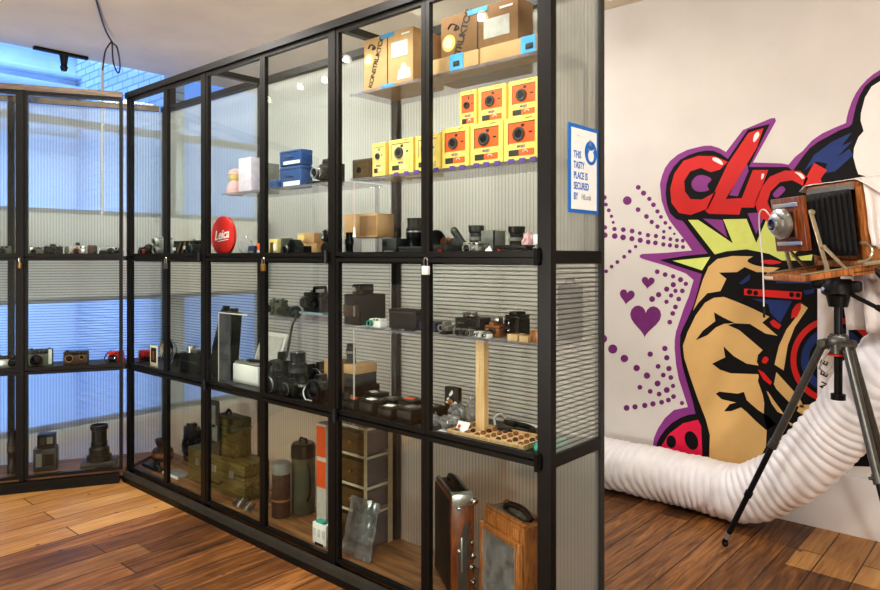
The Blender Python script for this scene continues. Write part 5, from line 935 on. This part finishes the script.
# ------------------------------------------------------------------ third bay, cabinet floor
yy = [(421, 449), (450.5, 476), (477.5, 504), (505, 531)]
zb = Zb; xd0, xd1 = MAIN.x(338, .16), MAIN.x(367, .16); z_tops = [MAIN.z(352, y, .16) for y in (509, 483, 453, 425)]
names = ['bottom', 'second from the bottom', 'third from the bottom', 'topmost']
for k in range(4):
    zt_ = z_tops[k]; h = zt_-zb
    t = thing('drawer_unit', f'clear acrylic drawer unit with dark wood, {names[k]} of the stack', 'drawer unit', MAIN.world((xd0+xd1)/2, .16, zb), 0, 'stacked acrylic drawer units'); w = (xd1-xd0)/2
    DD = .165; e = .012
    MB().lohi((-w, 0, 0), (w, DD, .006)).lohi((-w, 0, h-.007), (w, DD, h-.001)).lohi((-w, 0, .006), (-w+.005, DD, h-.007)).lohi((w-.005, 0, .006), (w, DD, h-.007)).lohi((-w+.005, DD-.004, .006), (w-.005, DD, h-.007)).build('shell', 'acrylic', t, smooth=False)
    MB().lohi((-w-.002, -.004, h-e), (w+.002, -.0005, h)).lohi((w-.018, -.004, 0), (w+.002, -.0005, h-e)).lohi((w+.0005, 0, h-e), (w+.003, DD, h)).lohi((w+.0005, DD-.03, 0), (w+.003, DD, h-e)).build('pale_edge', 'paledge', t, smooth=False)
    dr = MB().lohi((-w+.006, -.006, .006), (w-.02, -.001, h-.03), .001).lohi((-w+.008, -.001, .008), (w-.008, DD-.006, h-.03), .001).build('drawer', 'dwood', t, smooth=False)
    MB().lathe([(.004, 0), (.009, .006), (.008, .012), (0, .013)], (w*.0, -.006, h*.42), (0, -1, 0), 12).build('knob', 'gold', dr)
    if k == 0: MB().lohi((w*.3, -.0095, h*.3), (w*.85, -.0062, h*.6)).build('name_card', 'paper', t, smooth=False)
    zb = zt_+.0005
# thin orange cards beside the drawers
for k, (y0, y1) in enumerate(((423, 447), (452, 478))):
    S = m_(317, 325, y0, .17, Zb); hgt = MAIN.z(321, y0, .17)-MAIN.z(321, y1, .17)
zc0 = MAIN.z(321, 478, .17)-.0
S = m_(316.5, 326, 424, .15, Zb); t = root('card_file', 'tall narrow card file with orange printed ends beside the drawers', 'card file', S); W, H = S.W, S.H
MB().lohi((-W/2, 0, 0), (W/2, .16, H), .002).build('file_body', 'strap', t)
for z0, z1 in ((.70, .98), (.42, .66)): MB().lohi((-W*.46, -.002, z0*H), (W*.46, -.0003, z1*H)).build('orange_card', 'orange', t, smooth=False)
S = m_(343, 372, 503, .085, Zb); t = root('film_pack', 'grey film pack sealed in a wrinkled plastic sleeve', 'film pack', S); W, H = S.W, S.H; R = Matrix.Rotation(math.radians(-14), 3, 'X')
rows = [[(W*(i/16-.5)*(1+.02*math.sin(j)), .004*noise.noise(Vector((i*.5, j*.5, 1)))*2+.26*H*j/16-.012, H*j/16+.003) for i in range(17)] for j in range(17)]
sl = MB().grid(rows).build('plastic_sleeve', 'bagblk', t); MB().box((0, .13*H+.004, H*.5), (W*.84, .008, H*.8), .002, R).build('film_plate', 'black', t); MB().box((0, .13*H-.003, H*.5), (W*.6, .002, H*.5), .001, R).build('label', 'grey', t)
# folded view cameras: local origin at the near vertical edge, x across the narrow end, -x the broad face, y along the length
def folded_camera(label, px, d, H, W, L, rz, body, face):
    t = thing('folded_view_camera', label, 'camera', MAIN.world(MAIN.x(px, d), d, Zb), rz)
    MB().lohi((0, 0, 0), (W, L, H), .004).build('body', body, t)
    MB().lohi((-.004, .012, .012), (-.0003, L-.006, H-.014), .001).build('side_panel', face, t)
    return t
W, L, H = .098, .27, .40
t = folded_camera('dark leather covered view camera folded shut with chrome knobs', 451, .085, H, W, L, math.radians(55.3), 'mahog', 'leather')
rl_ = MB()
for x in (.004, W-.018): rl_.lohi((x, .004, H), (x+.014, L-.004, H+.012), .002)
rl_.build('top_rail', 'gunmetal', t); MB().lohi((.018, .02, H), (W-.018, L-.01, H+.004), .001).build('top_leather', 'leather', t)
MB().tube(smooth_open([(W*.5, L*.25, H+.004), (W*.5, L*.32, H+.03), (W*.5, L*.72, H+.03), (W*.5, L*.8, H+.004)], 5), .012, 8).build('handle', 'leather', t)
MB().lohi((.004, -.003, H-.035), (W-.004, .0, H+.012), .001).lohi((.004, .0, H+.012), (W-.004, .035, H+.014), .001).build('corner_plate', 'silver', t)
for x, z, r in ((.098, .385, .016), (.03, .36, .009), (.085, .22, .010), (.09, .165, .014), (.085, .12, .014), (.03, .19, .011), (.09, .06, .013)): MB().lathe([(0, 0), (r, 0), (r, .008), (r*.8, .012), (r*.5, .012), (0, .014)], (min(x, W-.001), -.0035, z), (0, -1, 0), 16).build('knob', 'chrome', t)
MB().prism([(.028, -.003, .004), (.068, -.003, .004), (.068, -.003, .30), (.058, -.003, .30), (.028, -.003, .2)], (0, .0025, 0)).build('metal_bracket', 'gunmetal', t, smooth=False); MB().lohi((.04, -.008, .1), (.047, -.0035, .24), .001).build('slotted_arm', 'silver', t)
MB().tube(smooth_open([(.074, -.006, .15), (.07, -.008, .22), (.078, -.008, .27), (.09, -.006, .29)], 6), .004).build('curved_stay', 'gunmetal', t)
W, L, H = .11, .27, .386
t = folded_camera('orange brown wooden view camera folded beside the end post', 524, .05, H, W, L, math.radians(70), 'oak', 'oak')
MB().lohi((-.024, .0, 0), (-.005, .03, H*.86), .002).lohi((-.024, L-.03, 0), (-.005, L, H*.86), .002).lohi((-.024, .03, H*.80), (-.005, L-.03, H*.86), .002).build('front_frame', 'oak', t)
MB().lohi((-.012, .031, .002), (-.006, L-.031, H*.795)).build('dark_slide', 'gunmetal', t, smooth=False)
rows = [[(-.026+.007*noise.noise(Vector((i*.6, j*.6, 4))), .02+(L-.04)*i/14, .006+H*.80*j/14) for i in range(15)] for j in range(15)]; MB().grid(rows).build('plastic_wrap', 'bag', t)
rl_ = MB()
for x in (.002, W-.022): rl_.lohi((x, .004, H), (x+.02, L-.004, H+.010), .002)
rl_.build('top_rail', 'oak', t)
MB().lohi((.028, .05, H+.0), (W-.03, L-.05, H+.006), .002).build('top_plate', 'gunmetal', t)
MB().tube(smooth_open([(W*.5, .03, H+.012), (W*.5, .08, H+.035), (W*.5, L*.6, H+.03), (W*.5, L*.75, H+.006)], 5), .012, 8).build('handle', 'leather', t)
# ------------------------------------------------------------------ padlocks at eye level
def padlock(label, o, m, big=1):
    t = thing('padlock', label, 'padlock', o); s = big
    MB().lohi((-.014*s, -.011, -.07), (.014*s, .004, -.035), .003).build('lock_body', m, t)
    MB().tube([(-.009, -.004, -.036), (-.009, -.004, -.012)]+[(.009*math.cos(PI-a), -.004, -.012+.009*math.sin(a)) for a in (.5, 1, 1.57, 2.1, 2.6)]+[(.009, -.004, -.012), (.009, -.004, -.036)], .0025, 6).build('shackle', 'chrome', t)
    return t
padlock('small brass padlock on the angled cabinet doors', WING.world(WING.x(20, -.04), -.035, ZM), 'gold')
padlock('dark padlock hanging nearest the corner of the cabinets', MAIN.world(MAIN.x(165.5, -.04), -.035, ZM), 'gunmetal')
padlock('brass padlock hanging below the round red sign', MAIN.world(MAIN.x(263, -.04), -.035, ZM), 'gold')
padlock('pale padlock on the doors under the yellow camera boxes', MAIN.world(MAIN.x(425.5, -.04), -.035, ZM), 'strap', 1.2)
# ------------------------------------------------------------------ sign on the end panel
xe = MAIN.o.x+T[3]+.004
a, b = on_x(568, 122, xe), on_x(597.5, 130, xe); c = on_x(568, 212, xe); wS = b.y-a.y; hS = a.z-c.z
sg = thing('security_sign', 'white security sign with blue border on the end panel', 'sign', (xe, (a.y+b.y)/2, c.z), PI/2)
MB().lohi((-wS/2, -.004, 0), (wS/2, 0, hS), .0005).build('sign_board', 'signblue', sg, smooth=False)
MB().lohi((-wS*.43, -.005, hS*.04), (wS*.43, -.0041, hS*.955), .0004).build('white_face', 'paper', sg, smooth=False)
for k, (s_, m) in enumerate((('THIS', 'signblue'), ('TASTY', 'signblue'), ('PLACE IS', 'signblue'), ('SECURED', 'signblue'), ('BY', 'signblue'))):
    lettering(s_, hS*.112, m, sg, (-wS*.36, -.0055, hS*(.655-.118*k)), (PI/2, 0, 0), align='LEFT', spacing=1.0).scale = (.72, 1, 1)
lettering('HiLook', hS*.09, 'greyink', sg, (-wS*.1, -.0055, hS*.183), (PI/2, 0, 0), align='LEFT').scale = (.8, 1, 1)
lettering('• • • •', hS*.03, 'greyink', sg, (-wS*.2, -.0055, hS*.87), (PI/2, 0, 0)); 
lg = MB().lathe([(0, 0), (wS*.21, 0), (wS*.21, .0005)], (wS*.22, -.0051, hS*.705), (0, -1, 0), 28).build('round_emblem', 'signblue', sg)
MB().lathe([(0, 0), (wS*.1, 0), (wS*.1, .0004)], (wS*.22, -.0058, hS*.67), (0, -1, 0), 20).build('emblem_print', 'paper', lg); MB().prism([(wS*.10, -.006, hS*.75), (wS*.2, -.006, hS*.72), (wS*.34, -.006, hS*.76), (wS*.24, -.006, hS*.69)], (0, -.0004, 0)).build('emblem_print', 'paper', lg)
lettering('|||', hS*.07, 'greyink', sg, (wS*.2, -.0055, hS*.83), (PI/2, 0, 0))
# ------------------------------------------------------------------ things on the ceiling
def on_ceil(px, py): return on_z(px, py, ZC-.002)
p = [on_ceil(95, -4), on_ceil(104, 25), on_ceil(112, 38)]
pts = [p[0], p[1]+Vector((0, 0, -.01)), p[2]+Vector((0, 0, -.03))]
t = thing('dangling_cord', 'thin grey cable looped and dangling from the ceiling', 'cable', p[2])
q = [v-p[2] for v in pts]; d = RV
MB().tube(smooth_open(q+[Vector((.04, .0, -.08))+d*.02, Vector((0, 0, -.20))+d*.06, Vector((0, 0, -.26))+d*.045, Vector((0, 0, -.18))+d*.01, Vector((0, 0, -.03))], 6), .006, 6).build('cable', 'dgrey', t)
MB().tube(smooth_open([Vector((0, 0, -.02)), Vector((0, 0, -.1))-d*.05, Vector((0, 0, -.24))-d*.07], 6), .006, 6).build('cable_end', 'dgrey', t)
pc_ = on_x(105, 66, XL+.04); t = thing('conduit_pipe', 'slim white conduit pipe rising to the ceiling edge', 'pipe', (XL-.013, pc_.y, 1.8005))
MB().cyl((0, 0, 0), (0, 0, ZC-1.802), .012).build('pipe', 'white', t); MB().box((0, 0, .9), (.02, .05, .02), .002).build('pipe_clip', 'white', t)
pa = on_x(63, 55, XL+.06); t = thing('camera_bracket', 'black bracket with a small lamp at the ceiling edge', 'lamp', (XL+.08, pa.y, ZC))
MB().lohi((-.02, -.22, -.025), (.02, .18, 0), .003).build('rail', 'black', t); MB().cyl((0, 0, -.02), (0, 0, -.12), .035, .02, 12).build('lamp_neck', 'black', t); MB().lathe([(.02, 0), (.03, .02), (.02, .05)], (0, 0, -.1), (0, 0, -1), 12).build('lamp_tip', 'black', t)
